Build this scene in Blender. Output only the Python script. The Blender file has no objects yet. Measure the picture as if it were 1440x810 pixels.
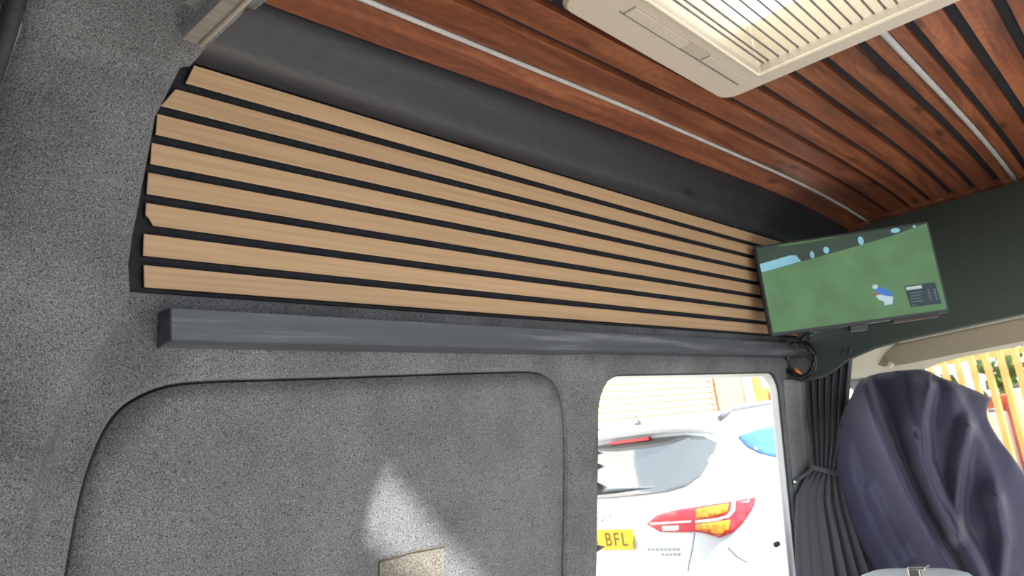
import bpy, bmesh, math, random
from mathutils import Vector, Matrix, noise
from mathutils.geometry import delaunay_2d_cdt
from mathutils.bvhtree import BVHTree
random.seed(4)
S = bpy.context.scene
COL = S.collection

# ------------------------------------------------------------------ camera
# World axes: X = towards the cab, Y = towards the carpeted side wall, Z up; origin = eye point,
# street level z = -1.5, van floor z = -0.95.
F = 1075.0
def _n(v): return v / v.length
_X = _n(Vector(((1674-720)/F, (514-405)/F, 1)))
_Y = Vector(((-499-720)/F, (801-405)/F, 1)); _Y = _n(_Y - _X*_X.dot(_Y))
_Z = _X.cross(_Y)
RM = Matrix((_X, _Y, _Z))                       # camera (right, down, forward) -> world
def W(x, y): return RM @ Vector(((x-720)/F, (y-405)/F, 1))
def onX(x, y, X): d = W(x, y); return d*(X/d.x)
def onY(x, y, Y): d = W(x, y); return d*(Y/d.y)
def onZ(x, y, Z): d = W(x, y); return d*(Z/d.z)
def onwall(x, y, off=0.0, t=.15, y0=1.0):
    d = W(x, y); return d*((y0-off)/(d.y+t*d.z))

cam = bpy.data.cameras.new('camera'); camo = bpy.data.objects.new('camera', cam); COL.objects.link(camo)
cam.sensor_width = 36; cam.lens = 36*F/1440; cam.clip_start = .01; cam.clip_end = 200
camo.matrix_world = Matrix((( RM[0][0], -RM[0][1], -RM[0][2], 0),
                            ( RM[1][0], -RM[1][1], -RM[1][2], 0),
                            ( RM[2][0], -RM[2][1], -RM[2][2], 0), (0, 0, 0, 1)))
cam.dof.use_dof = True; cam.dof.focus_distance = 1.2; cam.dof.aperture_fstop = 9
S.camera = camo

# ------------------------------------------------------------------ light
wd = bpy.data.worlds.new('world'); S.world = wd; wd.use_nodes = True
bg = wd.node_tree.nodes['Background']
bg.inputs[0].default_value = (.80, .90, 1.0, 1); bg.inputs[1].default_value = 1.0
sun = bpy.data.lights.new('sun', 'SUN'); suno = bpy.data.objects.new('sun', sun); COL.objects.link(suno)
sun.energy = 9.0; sun.angle = math.radians(1.7); sun.color = (1, .97, .92)
SUN = Vector((-.28, 1, -1.22)).normalized()
suno.rotation_euler = SUN.to_track_quat('-Z', 'Y').to_euler(); suno.location = (0, -4, 6)
S.view_settings.view_transform = 'Standard'; S.view_settings.look = 'None'
S.view_settings.gamma = 1; S.view_settings.use_curve_mapping = False
S.view_settings.exposure = 1.25

# ------------------------------------------------------------------ materials
MATS = {}
def base_mat(name, col, rough=.6, metal=0, spec=.5):
    m = bpy.data.materials.new(name); m.use_nodes = True
    b = m.node_tree.nodes['Principled BSDF']
    b.inputs['Base Color'].default_value = (*col, 1); b.inputs['Roughness'].default_value = rough
    b.inputs['Metallic'].default_value = metal; b.inputs['Specular IOR Level'].default_value = spec
    MATS[name] = m; return m, m.node_tree, b
def noise_mat(name, c0, c1, scale=(60, 60, 60), detail=4, rough=.6, bump=0, metal=0, spec=.5, lo=.35, hi=.65, blotch=0, bdist=.002, sheen=0, dist=0):
    m, nt, b = base_mat(name, c0, rough, metal, spec)
    N, L = nt.nodes, nt.links
    tc = N.new('ShaderNodeTexCoord'); mp = N.new('ShaderNodeMapping'); mp.inputs['Scale'].default_value = scale
    L.new(tc.outputs['Object'], mp.inputs[0])
    nz = N.new('ShaderNodeTexNoise'); nz.inputs['Scale'].default_value = 1; nz.inputs['Detail'].default_value = detail
    nz.inputs['Distortion'].default_value = dist
    L.new(mp.outputs[0], nz.inputs['Vector'])
    rp = N.new('ShaderNodeValToRGB'); rp.color_ramp.elements[0].position = lo; rp.color_ramp.elements[1].position = hi
    rp.color_ramp.elements[0].color = (*c0, 1); rp.color_ramp.elements[1].color = (*c1, 1)
    L.new(nz.outputs['Fac'], rp.inputs[0]); out = rp.outputs[0]
    if blotch:
        n2 = N.new('ShaderNodeTexNoise'); n2.inputs['Scale'].default_value = 9; n2.inputs['Detail'].default_value = 3
        L.new(tc.outputs['Object'], n2.inputs['Vector'])
        mr = N.new('ShaderNodeMapRange'); mr.inputs[1].default_value = .3; mr.inputs[2].default_value = .7
        mr.inputs[3].default_value = 1-blotch; mr.inputs[4].default_value = 1+blotch
        L.new(n2.outputs['Fac'], mr.inputs[0])
        mx = N.new('ShaderNodeVectorMath'); mx.operation = 'SCALE'
        L.new(out, mx.inputs[0]); L.new(mr.outputs[0], mx.inputs['Scale']); out = mx.outputs[0]
    L.new(out, b.inputs['Base Color'])
    if bump:
        bp = N.new('ShaderNodeBump'); bp.inputs['Strength'].default_value = bump; bp.inputs['Distance'].default_value = bdist
        L.new(nz.outputs['Fac'], bp.inputs['Height']); L.new(bp.outputs[0], b.inputs['Normal'])
    if sheen:
        b.inputs['Sheen Weight'].default_value = sheen; b.inputs['Sheen Roughness'].default_value = .4
    return m
def wood_mat(name, cols, gscale, rough=.5, bump=.15, knots=False, spec=.4, var=.15):
    """long grain along X; the pieces' own object colour offset comes from Object Info random"""
    m, nt, b = base_mat(name, cols[0], rough, 0, spec)
    N, L = nt.nodes, nt.links
    tc = N.new('ShaderNodeTexCoord'); oi = N.new('ShaderNodeObjectInfo')
    cx = N.new('ShaderNodeCombineXYZ'); 
    ml = N.new('ShaderNodeMath'); ml.operation = 'MULTIPLY'; ml.inputs[1].default_value = 7.0
    L.new(oi.outputs['Random'], ml.inputs[0]); L.new(ml.outputs[0], cx.inputs[0]); L.new(ml.outputs[0], cx.inputs[2])
    ad = N.new('ShaderNodeVectorMath'); ad.operation = 'ADD'
    L.new(tc.outputs['Object'], ad.inputs[0]); L.new(cx.outputs[0], ad.inputs[1])
    mp = N.new('ShaderNodeMapping'); mp.inputs['Scale'].default_value = gscale
    L.new(ad.outputs[0], mp.inputs[0])
    nz = N.new('ShaderNodeTexNoise'); nz.inputs['Scale'].default_value = 1; nz.inputs['Detail'].default_value = 5; nz.inputs['Roughness'].default_value = .6
    nz.inputs['Distortion'].default_value = .6 if knots else .15
    L.new(mp.outputs[0], nz.inputs['Vector'])
    rp = N.new('ShaderNodeValToRGB'); cr = rp.color_ramp
    cr.elements[0].position = .3; cr.elements[0].color = (*cols[0], 1)
    cr.elements[1].position = .72; cr.elements[1].color = (*cols[-1], 1)
    for i, c in enumerate(cols[1:-1]):
        e = cr.elements.new(.3+.42*(i+1)/(len(cols)-1)); e.color = (*c, 1)
    L.new(nz.outputs['Fac'], rp.inputs[0]); out = rp.outputs[0]
    if knots:
        mk = N.new('ShaderNodeMapping'); mk.inputs['Scale'].default_value = (3.2, 11, 11); L.new(ad.outputs[0], mk.inputs[0])
        vo = N.new('ShaderNodeTexVoronoi'); vo.inputs['Scale'].default_value = 1; L.new(mk.outputs[0], vo.inputs['Vector'])
        mr = N.new('ShaderNodeMapRange'); mr.inputs[1].default_value = .04; mr.inputs[2].default_value = .17
        mr.inputs[3].default_value = .35; mr.inputs[4].default_value = 1
        L.new(vo.outputs['Distance'], mr.inputs[0])
        wv = N.new('ShaderNodeMath'); wv.operation = 'SINE'
        m2 = N.new('ShaderNodeMath'); m2.operation = 'MULTIPLY'; m2.inputs[1].default_value = 55
        L.new(vo.outputs['Distance'], m2.inputs[0]); L.new(m2.outputs[0], wv.inputs[0])
        m3 = N.new('ShaderNodeMath'); m3.operation = 'MULTIPLY_ADD'; m3.inputs[1].default_value = .09; m3.inputs[2].default_value = .95
        L.new(wv.outputs[0], m3.inputs[0])
        m4 = N.new('ShaderNodeMath'); m4.operation = 'MULTIPLY'; L.new(m3.outputs[0], m4.inputs[0]); L.new(mr.outputs[0], m4.inputs[1])
        sc = N.new('ShaderNodeVectorMath'); sc.operation = 'SCALE'; L.new(out, sc.inputs[0]); L.new(m4.outputs[0], sc.inputs['Scale']); out = sc.outputs[0]
    vr = N.new('ShaderNodeMapRange'); vr.inputs[3].default_value = 1-var; vr.inputs[4].default_value = 1+var
    L.new(oi.outputs['Random'], vr.inputs[0])
    s2 = N.new('ShaderNodeVectorMath'); s2.operation = 'SCALE'; L.new(out, s2.inputs[0]); L.new(vr.outputs[0], s2.inputs['Scale'])
    L.new(s2.outputs[0], b.inputs['Base Color'])
    bp = N.new('ShaderNodeBump'); bp.inputs['Strength'].default_value = bump; bp.inputs['Distance'].default_value = .001
    L.new(nz.outputs['Fac'], bp.inputs['Height']); L.new(bp.outputs[0], b.inputs['Normal'])
    return m
def emit_mat(name, col, st):
    m, nt, b = base_mat(name, (0.01, .01, .01), .25)
    b.inputs['Emission Color'].default_value = (*col, 1); b.inputs['Emission Strength'].default_value = st
    return m
def thin_glass(name, tint, refl=.08, rough=.02):
    m = bpy.data.materials.new(name); m.use_nodes = True; nt = m.node_tree; N, L = nt.nodes, nt.links
    N.remove(N['Principled BSDF']); o = N['Material Output']
    t = N.new('ShaderNodeBsdfTransparent'); t.inputs[0].default_value = (*tint, 1)
    g = N.new('ShaderNodeBsdfGlossy'); g.inputs['Roughness'].default_value = rough
    x = N.new('ShaderNodeMixShader'); x.inputs[0].default_value = refl
    L.new(t.outputs[0], x.inputs[1]); L.new(g.outputs[0], x.inputs[2]); L.new(x.outputs[0], o.inputs[0]); MATS[name] = m; return m
def milky(name, col):
    m = bpy.data.materials.new(name); m.use_nodes = True; nt = m.node_tree; N, L = nt.nodes, nt.links
    N.remove(N['Principled BSDF']); o = N['Material Output']
    t = N.new('ShaderNodeBsdfTranslucent'); t.inputs[0].default_value = (*col, 1)
    g = N.new('ShaderNodeBsdfDiffuse'); g.inputs[0].default_value = (*col, 1)
    x = N.new('ShaderNodeMixShader'); x.inputs[0].default_value = .3
    L.new(t.outputs[0], x.inputs[1]); L.new(g.outputs[0], x.inputs[2]); L.new(x.outputs[0], o.inputs[0]); MATS[name] = m; return m

carpet = noise_mat('grey_carpet', (.034, .036, .042), (.24, .244, .252), (620, 620, 620), 4, .95, .5, spec=.1, lo=.32, hi=.70, blotch=.22, bdist=.002)
carpet2 = noise_mat('grey_carpet_insert', (.038, .040, .044), (.25, .254, .258), (620, 620, 620), 4, .95, .5, spec=.1, lo=.32, hi=.70, blotch=.15, bdist=.002)
oak = wood_mat('light_oak', [(.315, .205, .112), (.385, .255, .142), (.43, .29, .166)], (3, 160, 160), .55, .1, False, .4, .03)
stain = wood_mat('red_brown_stained_pine', [(.080, .024, .0115), (.172, .053, .024), (.30, .108, .048)], (2.0, 34, 28), .40, .2, knots=True)
blackply = wood_mat('black_painted_ply', [(.0145, .015, .019), (.018, .0185, .023), (.023, .0235, .028)], (3, 30, 30), .42, .25, knots=True)
blackgap = noise_mat('black_backing', (.014, .0145, .019), (.022, .0225, .028), (90, 90, 90), 3, .8, .2, spec=.15)
railwood = wood_mat('charcoal_stained_batten', [(.045, .050, .062), (.056, .062, .076), (.15, .16, .175)], (2.6, 48, 60), .40, .3, False, .5, .02)
alu = noise_mat('brushed_aluminium', (.42, .43, .44), (.56, .57, .58), (8, 260, 260), 3, .38, .05, metal=.85)
diffuser = noise_mat('frosted_diffuser', (.34, .335, .335), (.40, .395, .39), (20, 20, 20), 2, .35)
cream = noise_mat('cream_plastic', (.40, .355, .30), (.445, .395, .335), (180, 180, 180), 3, .45, .05)
creamlt = noise_mat('pale_cream_plastic', (.62, .58, .46), (.67, .63, .51), (120, 120, 120), 2, .4)
rod = noise_mat('grey_screen_bar', (.10, .10, .10), (.16, .155, .15), (60, 60, 60), 2, .5)
acryl = milky('milky_acrylic', (.86, .80, .66))
clearac = thin_glass('clear_acrylic', (.96, .98, .99), .03)
pane = thin_glass('clear_glass', (.97, .98, .985), .03)
tvblack = noise_mat('black_tv_plastic', (.008, .008, .009), (.013, .013, .014), (200, 200, 200), 2, .35)
header = noise_mat('black_green_vinyl', (.080, .110, .090), (.118, .155, .130), (300, 300, 300), 3, .6, .4, spec=.25)
headlip = noise_mat('header_edge_binding', (.09, .115, .10), (.12, .145, .13), (200, 200, 200), 2, .5)
liner = noise_mat('cab_headliner', (.40, .38, .31), (.47, .45, .37), (220, 220, 220), 3, .8, .15)
visorm = noise_mat('visor_vinyl', (.32, .28, .22), (.37, .33, .26), (260, 260, 260), 3, .7, .2)
whitepaint = noise_mat('white_van_paint', (.82, .85, .84), (.86, .88, .87), (6, 6, 6), 2, .3)
rubber = noise_mat('black_rubber', (.022, .023, .027), (.035, .036, .042), (120, 120, 120), 3, .6)
clipm = noise_mat('dark_clip_plastic', (.03, .033, .045), (.045, .05, .065), (90, 90, 90), 2, .45)
navy = noise_mat('navy_jacket_cloth', (.040, .037, .072), (.060, .056, .105), (700, 700, 700), 2, .5, .25, spec=.35, bdist=.0006, sheen=.35)
curtm = noise_mat('charcoal_curtain_cloth', (.075, .069, .083), (.11, .10, .12), (500, 500, 500), 2, .8, .2, sheen=.25, bdist=.0006)
seatm = noise_mat('grey_seat_cloth', (.04, .04, .045), (.07, .07, .075), (300, 300, 300), 3, .9, .3)
whitepl = noise_mat('white_plastic', (.66, .70, .69), (.70, .74, .73), (15, 15, 15), 2, .3)
chrome = noise_mat('polished_steel', (.60, .58, .55), (.70, .68, .65), (30, 200, 30), 2, .18, metal=1)
vanfloor = noise_mat('grey_vinyl_floor', (.42, .39, .35), (.52, .49, .44), (30, 8, 30), 4, .5)
asphalt = noise_mat('pale_tarmac', (.16, .152, .145), (.24, .23, .215), (40, 40, 40), 5, .9, .4, bdist=.01)
carpaint = noise_mat('white_car_paint', (.70, .70, .695), (.74, .74, .73), (2, 2, 2), 2, .16)
carglass = noise_mat('tinted_car_glass', (.035, .04, .04), (.05, .055, .055), (3, 3, 3), 2, .05, spec=1.0)
carglass.node_tree.nodes['Principled BSDF'].inputs['IOR'].default_value = 2.0
reflglass = noise_mat('glass_blue_reflection', (.03, .10, .25), (.04, .13, .30), (3, 3, 3), 2, .06, spec=1.0)  # blue reflection on the quarter glass painted into the base colour
redlens = noise_mat('red_lamp_lens', (.56, .03, .045), (.68, .045, .06), (40, 12, 12), 2, .12)
orangelens = noise_mat('amber_lamp_lens', (.62, .15, .02), (.72, .28, .03), (60, 60, 30), 2, .12)
clearlens = noise_mat('clear_lamp_lens', (.75, .62, .58), (.82, .70, .66), (40, 40, 40), 2, .12)
yellow = noise_mat('yellow_plate', (.80, .50, .005), (.84, .54, .01), (40, 40, 40), 2, .4)
plateink = noise_mat('black_plate_ink', (.10, .06, .01), (.14, .08, .01), (60, 60, 60), 2, .5)
greytrim = noise_mat('grey_car_trim', (.10, .11, .12), (.14, .15, .16), (60, 60, 60), 2, .5)
tyre = noise_mat('tyre_rubber', (.02, .02, .021), (.035, .035, .036), (60, 60, 60), 3, .8)
shutm = noise_mat('cream_shutter_steel', (.62, .56, .40), (.68, .62, .46), (10, 10, 10), 2, .5)
brickm = noise_mat('salmon_brick', (.42, .17, .11), (.56, .27, .19), (14, 14, 40), 3, .9, .3)
whitewall = noise_mat('white_render', (.62, .60, .55), (.70, .68, .63), (6, 6, 6), 3, .8)
orangep = noise_mat('orange_painted_steel', (.62, .22, .04), (.72, .30, .07), (8, 8, 8), 3, .5)
fencem = noise_mat('yellow_fence_paint', (.66, .33, .085), (.76, .42, .14), (7, 7, 3), 3, .5)
leafm = noise_mat('bush_leaf', (.06, .13, .02), (.16, .26, .05), (9, 9, 9), 4, .7)
stemm = noise_mat('bush_stem', (.09, .06, .04), (.14, .10, .06), (20, 20, 20), 3, .9)
redm = noise_mat('red_container_steel', (.42, .07, .04), (.52, .12, .06), (5, 5, 5), 3, .6)

# ------------------------------------------------------------------ builders
def tag(o, label=None, cat=None, group=None, kind=None):
    if label: o['label'] = label
    if cat: o['category'] = cat
    if group: o['group'] = group
    if kind: o['kind'] = kind
    return o
def root_of(o):
    while o.parent: o = o.parent
    return o
def link(name, me, mat, parent=None, smooth=False):
    o = bpy.data.objects.new(name, me); COL.objects.link(o)
    if mat and not me.materials: me.materials.append(mat)
    if smooth: me.shade_smooth()
    if parent:
        o.parent = parent
        if parent.type == 'EMPTY': o.matrix_parent_inverse = Matrix.Translation(-parent.location)
    return o
def mesh(name, vs, fs, mat, parent=None, smooth=False):
    me = bpy.data.meshes.new(name); me.from_pydata([tuple(v) for v in vs], [], fs); me.update()
    return link(name, me, mat, parent, smooth)
def fromb(name, bm, mat, parent=None, smooth=False, recalc=True):
    if recalc: bmesh.ops.recalc_face_normals(bm, faces=bm.faces)
    me = bpy.data.meshes.new(name); bm.to_mesh(me); bm.free()
    return link(name, me, mat, parent, smooth)
def thing(name, label, cat, loc=(0, 0, 0), group=None):
    o = bpy.data.objects.new(name, None); COL.objects.link(o); o.location = loc; o.empty_display_size = .05
    return tag(o, label, cat, group)
def b_box(bm, p0, p1, bev=0, seg=2):
    c = [(a+b)/2 for a, b in zip(p0, p1)]; s = [abs(b-a) for a, b in zip(p0, p1)]
    r = bmesh.ops.create_cube(bm, size=1, matrix=Matrix.Translation(c) @ Matrix.Diagonal((*s, 1)))
    if bev:
        es = list({e for v in r['verts'] for e in v.link_edges})
        bmesh.ops.bevel(bm, geom=es, offset=bev, segments=seg, affect='EDGES', profile=.5)
def box(name, p0, p1, mat, parent=None, bev=0, seg=2):
    bm = bmesh.new(); b_box(bm, p0, p1, bev, seg); return fromb(name, bm, mat, parent, bev > 0 and seg > 2)
def b_tube(bm, pts, rad, n=10, closed=False, caps=True, sx=1.0, up=Vector((0, 0, 1))):
    pts = [Vector(p) for p in pts]; m = len(pts); rings = []
    for i, p in enumerate(pts):
        a = pts[i-1] if (i > 0 or closed) else p; b = pts[(i+1) % m] if (i < m-1 or closed) else p
        t = (b-a).normalized(); u = up if abs(t.dot(up)) < .95 else Vector((1, 0, 0))
        s = t.cross(u).normalized(); w = s.cross(t)
        r = rad[i] if isinstance(rad, (list, tuple)) else rad
        rings.append([bm.verts.new(p + s*math.cos(2*math.pi*k/n)*r*sx + w*math.sin(2*math.pi*k/n)*r) for k in range(n)])
    for i in range(m if closed else m-1):
        A, B = rings[i], rings[(i+1) % m]
        for k in range(n): bm.faces.new((A[k], A[(k+1) % n], B[(k+1) % n], B[k]))
    if caps and not closed: bm.faces.new(rings[0]); bm.faces.new(rings[-1][::-1])
def tube(name, pts, rad, mat, parent=None, n=10, closed=False, sx=1.0):
    bm = bmesh.new(); b_tube(bm, pts, rad, n, closed, True, sx); return fromb(name, bm, mat, parent, True)
def grid_faces(nu, nv): return [(i*nv+j, (i+1)*nv+j, (i+1)*nv+j+1, i*nv+j+1) for i in range(nu-1) for j in range(nv-1)]
def grid(name, fn, nu, nv, mat, parent=None, smooth=True, thick=0):
    vs = [fn(i/(nu-1), j/(nv-1)) for i in range(nu) for j in range(nv)]
    o = mesh(name, vs, grid_faces(nu, nv), mat, parent, smooth)
    if thick:
        s = o.modifiers.new('thickness', 'SOLIDIFY'); s.thickness = thick; s.offset = 0
    return o
def lerp(a, b, t): return a+(b-a)*t
def interp(x, P):
    if x <= P[0][0]: return P[0][1]
    for (a, va), (b, vb) in zip(P, P[1:]):
        if x <= b:
            t = (x-a)/(b-a); return va+(vb-va)*t
    return P[-1][1]
def sm(a, b, x):
    t = max(0, min(1, (x-a)/(b-a))); return t*t*(3-2*t)
def inside(p, poly):
    c = False; n = len(poly)
    for i in range(n):
        x1, y1 = poly[i]; x2, y2 = poly[i-1]
        if (y1 > p[1]) != (y2 > p[1]) and p[0] < (x2-x1)*(p[1]-y1)/(y2-y1)+x1: c = not c
    return c
def rrect(x0, x1, z0, z1, r, n=10):
    out = []
    for cx, cz, a0 in ((x1-r, z1-r, 0), (x0+r, z1-r, 90), (x0+r, z0+r, 180), (x1-r, z0+r, 270)):
        for k in range(n+1):
            a = math.radians(a0+90*k/n); out.append((cx+r*math.cos(a), cz+r*math.sin(a)))
    return out
def cdt(outer, holes, step):
    pts, es = [], []
    for lp in [outer]+holes:
        b = len(pts); pts += [Vector(p) for p in lp]; es += [(b+i, b+(i+1) % len(lp)) for i in range(len(lp))]
    xs = [p[0] for p in outer]; zs = [p[1] for p in outer]
    if step:
        x = min(xs)+step*.5
        while x < max(xs):
            z = min(zs)+step*.5
            while z < max(zs):
                p = (x, z)
                if inside(p, outer) and not any(inside(p, h) for h in holes):
                    if min((Vector(p)-q).length for q in pts[:len(es)]) > step*.35: pts.append(Vector(p))
                z += step
            x += step
    v, e, f, *_ = delaunay_2d_cdt(pts, es, [], 0, 1e-6)
    ff = []
    for t in f:
        c = sum((v[i] for i in t), Vector((0, 0)))/len(t)
        if inside(c, outer) and not any(inside(c, h) for h in holes): ff.append(tuple(t))
    return v, ff
def smooth_poly(P, n=4):
    """closed Catmull-Rom through P"""
    out = []; m = len(P)
    for i in range(m):
        p0, p1, p2, p3 = [Vector(P[(i+k-1) % m]) for k in range(4)]
        for k in range(n):
            t = k/n
            out.append(.5*((2*p1)+(p2-p0)*t+(2*p0-5*p1+4*p2-p3)*t*t+(3*p1-p0-3*p2+p3)*t**3))
    return out

# ------------------------------------------------------------------ the van shell
def YW(z): return 1.0-(.15*z if z > 0 else .10*z)          # side wall leaning inwards towards the roof
ZC = [(-1, .655), (.6, .667), (.8, .676), (1.0, .681), (1.35, .693), (1.85, .700), (2.2, .706), (2.5, .703), (2.8, .690), (3.1, .664)]
def _zs(X):                                             # smoothed roof line
    return sum(interp(X+d, ZC)*w for d, w in ((-.2, .15), (-.1, .2), (0, .3), (.1, .2), (.2, .15)))
ZG = [(-1+.1*k, _zs(-1+.1*k)) for k in range(43)]
def zc(X, Y=0.5): return interp(X, ZG) - .3*max(0, Y-.765)
def xcuts(x0, x1): return [x0]+[g[0] for g in ZG if x0+.004 < g[0] < x1-.004]+[x1]

# --- side wall: carpeted sheet with a recessed insert and a window opening
groove = [(.315, -.30), (.322, -.15), (.333, -.068), (.346, .018), (.358, .065), (.375, .104), (.402, .132), (.452, .152), (.53, .157), (.631, .158), (.914, .163), (1.10, .165), (1.19, .164), (1.24, .152), (1.27, .128), (1.287, .09), (1.292, .03), (1.29, -.03), (1.275, -.15), (1.262, -.25), (1.24, -.45), (1.22, -.58), (1.17, -.65), (1.08, -.67), (.5, -.67), (.38, -.65), (.32, -.57)]
groove = [tuple(p) for p in smooth_poly(groove, 3)]
def inset(poly, d):
    n = len(poly); out = []
    cx = sum(p[0] for p in poly)/n; cz = sum(p[1] for p in poly)/n
    for i in range(n):
        a, b = Vector(poly[i-1]), Vector(poly[(i+1) % n]); t = (b-a).normalized(); nn = Vector((-t.y, t.x))
        if nn.dot(Vector((cx, cz))-Vector(poly[i])) < 0: nn = -nn
        out.append((poly[i][0]+nn.x*d, poly[i][1]+nn.y*d))
    return out
winp = [(x-.12*(.10-z)*max(0, min(1, (2.0-x)/.5)), z) for x, z in rrect(1.385, 2.392, -.74, .151, .085, 8)]
WX0, WX1, WZ0, WZ1 = -.35, 2.66, -.95, .62
def wall_off(X, z):
    """soft relief under the carpet: window surround stands proud, lintel swells above the glass"""
    o = .018*sm(1.30, 1.345, X)*(1-sm(.165, .20, z))
    o += .012*sm(1.40, 1.50, X)*math.exp(-((z-.175)/.022)**2)
    o += .010*math.exp(-((X-1.37)/.05)**2)*math.exp(-((z-.17)/.03)**2)
    o += .012*math.exp(-((X-.36)/.035)**2-((z-.225)/.012)**2)
    return o
def wp(X, z, off=0): return Vector((X, YW(z)-wall_off(X, z)-off, z))
v2, f2 = cdt([(WX0, WZ0), (WX1, WZ0), (WX1, WZ1), (WX0, WZ1)], [groove, winp], .03)
vs = [wp(p.x, p.y) for p in v2]; fs = [tuple(t) for t in f2]
def ring(loopA, offA, loopB, offB):
    b = len(vs); n = len(loopA)
    vs.extend(wp(p[0], p[1], offA) for p in loopA); vs.extend(wp(p[0], p[1], offB) for p in loopB)
    fs.extend((b+i, b+(i+1) % n, b+n+(i+1) % n, b+n+i) for i in range(n))
g1 = inset(groove, .006); g2 = inset(groove, .009)
ring(groove, 0, g1, -.005); ring(g1, -.005, g2, -.022)
w1 = inset(winp, .004); ring(winp, 0, w1, -.006); ring(w1, -.006, w1, -.014)
v5, f5 = cdt([(WX0, WZ0), (WX1, WZ0), (WX1, WZ1), (WX0, WZ1)], [inset(winp, .012)], .3)
wall = mesh('wall_left', vs, fs, carpet, smooth=True)
tag(wall, 'side wall of the van lined with mottled grey carpet', kind='structure')
mesh('outer_skin', [wp(p.x, p.y, -.037) for p in v5], [tuple(t) for t in f5], whitepaint, wall)
ins = inset(groove, .0105)
v3, f3 = cdt(ins, [], .04)
vv = [Vector((p.x, YW(p.y)+.006+.002*math.sin(p.x*9)*math.cos(p.y*7), p.y)) for p in v3]; n0 = len(ins)
ff = list(f3); b = len(vv); vv += [Vector((p[0], YW(p[1])+.024, p[1])) for p in ins]
ff += [(i, (i+1) % n0, b+(i+1) % n0, b+i) for i in range(n0)]
mesh('insert_panel', vv, ff, carpet2, wall, True)['label'] = 'recessed carpeted insert panel with rounded corners'
mesh('backing_board', [wp(.2, -.8, -.026), wp(1.345, -.8, -.026), wp(1.345, .19, -.026), wp(.2, .19, -.026)], [(0, 1, 2, 3)], blackgap, wall)
# warm patch of light on the insert, painted as a browner sheet with an edge line
pz = [onwall(*p, -.004, .10) for p in ((534, 790), (580, 776), (624, 768), (624, 850), (534, 850))]
pv = [Vector((p.x, p.y, p.z)) for p in pz] + [Vector((p.x, p.y+.004, p.z)) for p in pz]
mesh('painted_light_patch', pv, [(0, 1, 2, 3, 4)]+[(i, (i+1) % 5, 5+(i+1) % 5, 5+i) for i in range(5)],
     noise_mat('warm_lit_carpet', (.085, .078, .066), (.25, .235, .20), (380, 380, 380), 3, .95, .4, spec=.1), wall)['label'] = 'warm patch of light painted on the insert'
tube('light_patch_edge', [pz[0]+Vector((0, -.001, 0)), pz[1]+Vector((0, -.001, 0)), pz[2]+Vector((0, -.001, 0))], .0012, stemm, wall, 5)

# --- window in the side wall: painted jamb, glass, trim clips
win = tag(bpy.data.objects.new('window_1', None), 'rounded side window of the van beside the carpeted insert', kind='structure'); COL.objects.link(win)
win.location = (1.9, 1.05, -.74)
oute = inset(winp, .002)
bm = bmesh.new(); n = len(oute); A = []
for k, (ins_, dep) in enumerate(((.002, .012), (.004, .015), (.004, .030), (.014, .031), (.014, .036))):
    lp = inset(winp, ins_); A.append([bm.verts.new(wp(p[0], p[1], -dep)) for p in lp])
for k in range(4):
    for i in range(n): bm.faces.new((A[k][i], A[k][(i+1) % n], A[k+1][(i+1) % n], A[k+1][i]))
fromb('jamb', bm, whitepaint, win, True)['label'] = 'white painted metal window jamb'
bm = bmesh.new()
lp = inset(winp, .0045); b_tube(bm, [wp(p[0], p[1], -.013) for p in lp], .0035, 6, True)
fromb('rubber_seal', bm, rubber, win, True)
v4, f4 = cdt(inset(winp, .014), [], 0)
mesh('window_pane', [wp(p.x, p.y, -.034) for p in v4], [tuple(t) for t in f4], pane, win)
for (px, py, l, r) in ((839, 637, .034, .0045), (839, 656, .038, .008), (837, 687, .050, .016), (836, 772, .046, .009)):
    p = onwall(px, py, -.012, .10); bm = bmesh.new()
    b_tube(bm, [p+Vector((-.012, .01, 0)), p, p+Vector((l*.5, .004, -.001)), p+Vector((l, .006, -.003))], [r, r, r*.6, r*.12], 8)
    fromb('trim_clip', bm, clipm, win, True)
p = onwall(1093, 765, -.022, .10)
bm = bmesh.new(); b_tube(bm, [p+Vector((.006, 0, 0)), p+Vector((-.012, 0, 0))], .0085, 14); fromb('jamb_plug', bm, rubber, win, True)

# --- black sloped cove panel between slats and ceiling
def cove(u, v):
    X = lerp(-.38, 3.02, u); lo = Vector((X, .8955, .5675)); hi = Vector((X, .826, zc(X, .826)+.012))
    return lo.lerp(hi, v)
cv = grid('trim_1', cove, 36, 4, blackply, smooth=True, thick=.008)
tag(cv, 'black painted plywood cove panel sloping between wall slats and ceiling', kind='structure')

# --- ceiling with stained slats
def curved_slab(bm, x0, x1, y0, y1, z0, z1, n=18, inset_=.0):
    R = []
    for X in xcuts(x0, x1):
        R.append([bm.verts.new((X, Y, zc(X, Y)+dz)) for Y, dz in ((y0, z0), (y1, z0), (y1, z1), (y0, z1))])
    for a, b in zip(R, R[1:]):
        for k in range(4): bm.faces.new((a[k], a[(k+1) % 4], b[(k+1) % 4], b[k]))
    bm.faces.new(R[0]); bm.faces.new(R[-1][::-1])
SX0, SX1, SY0, SY1 = .935, 1.392, .115, .487            # roof opening
bm = bmesh.new()
for a in ((-.35, SX0, -.66, .765), (SX1, 3.03, -.66, .765), (-.35, 3.03, .765, .84), (SX0, SX1, SY1, .765), (SX0, SX1, -.66, SY0)):
    curved_slab(bm, *a, .0135, .05)
ceil = fromb('ceiling', bm, blackgap); tag(ceil, 'black ceiling board with stained slats fixed below it', kind='structure')
YS = [(.827, .770), (.756, .690), (.672, .618), (.602, .548), (.531, .478), (.460, .411), (.392, .342), (.320, .2945), (.2765, .250), (.232, .184), (.162, .113)]
y = .092
while y > -.60: YS.append((y, y-.051)); y -= .0705
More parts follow.
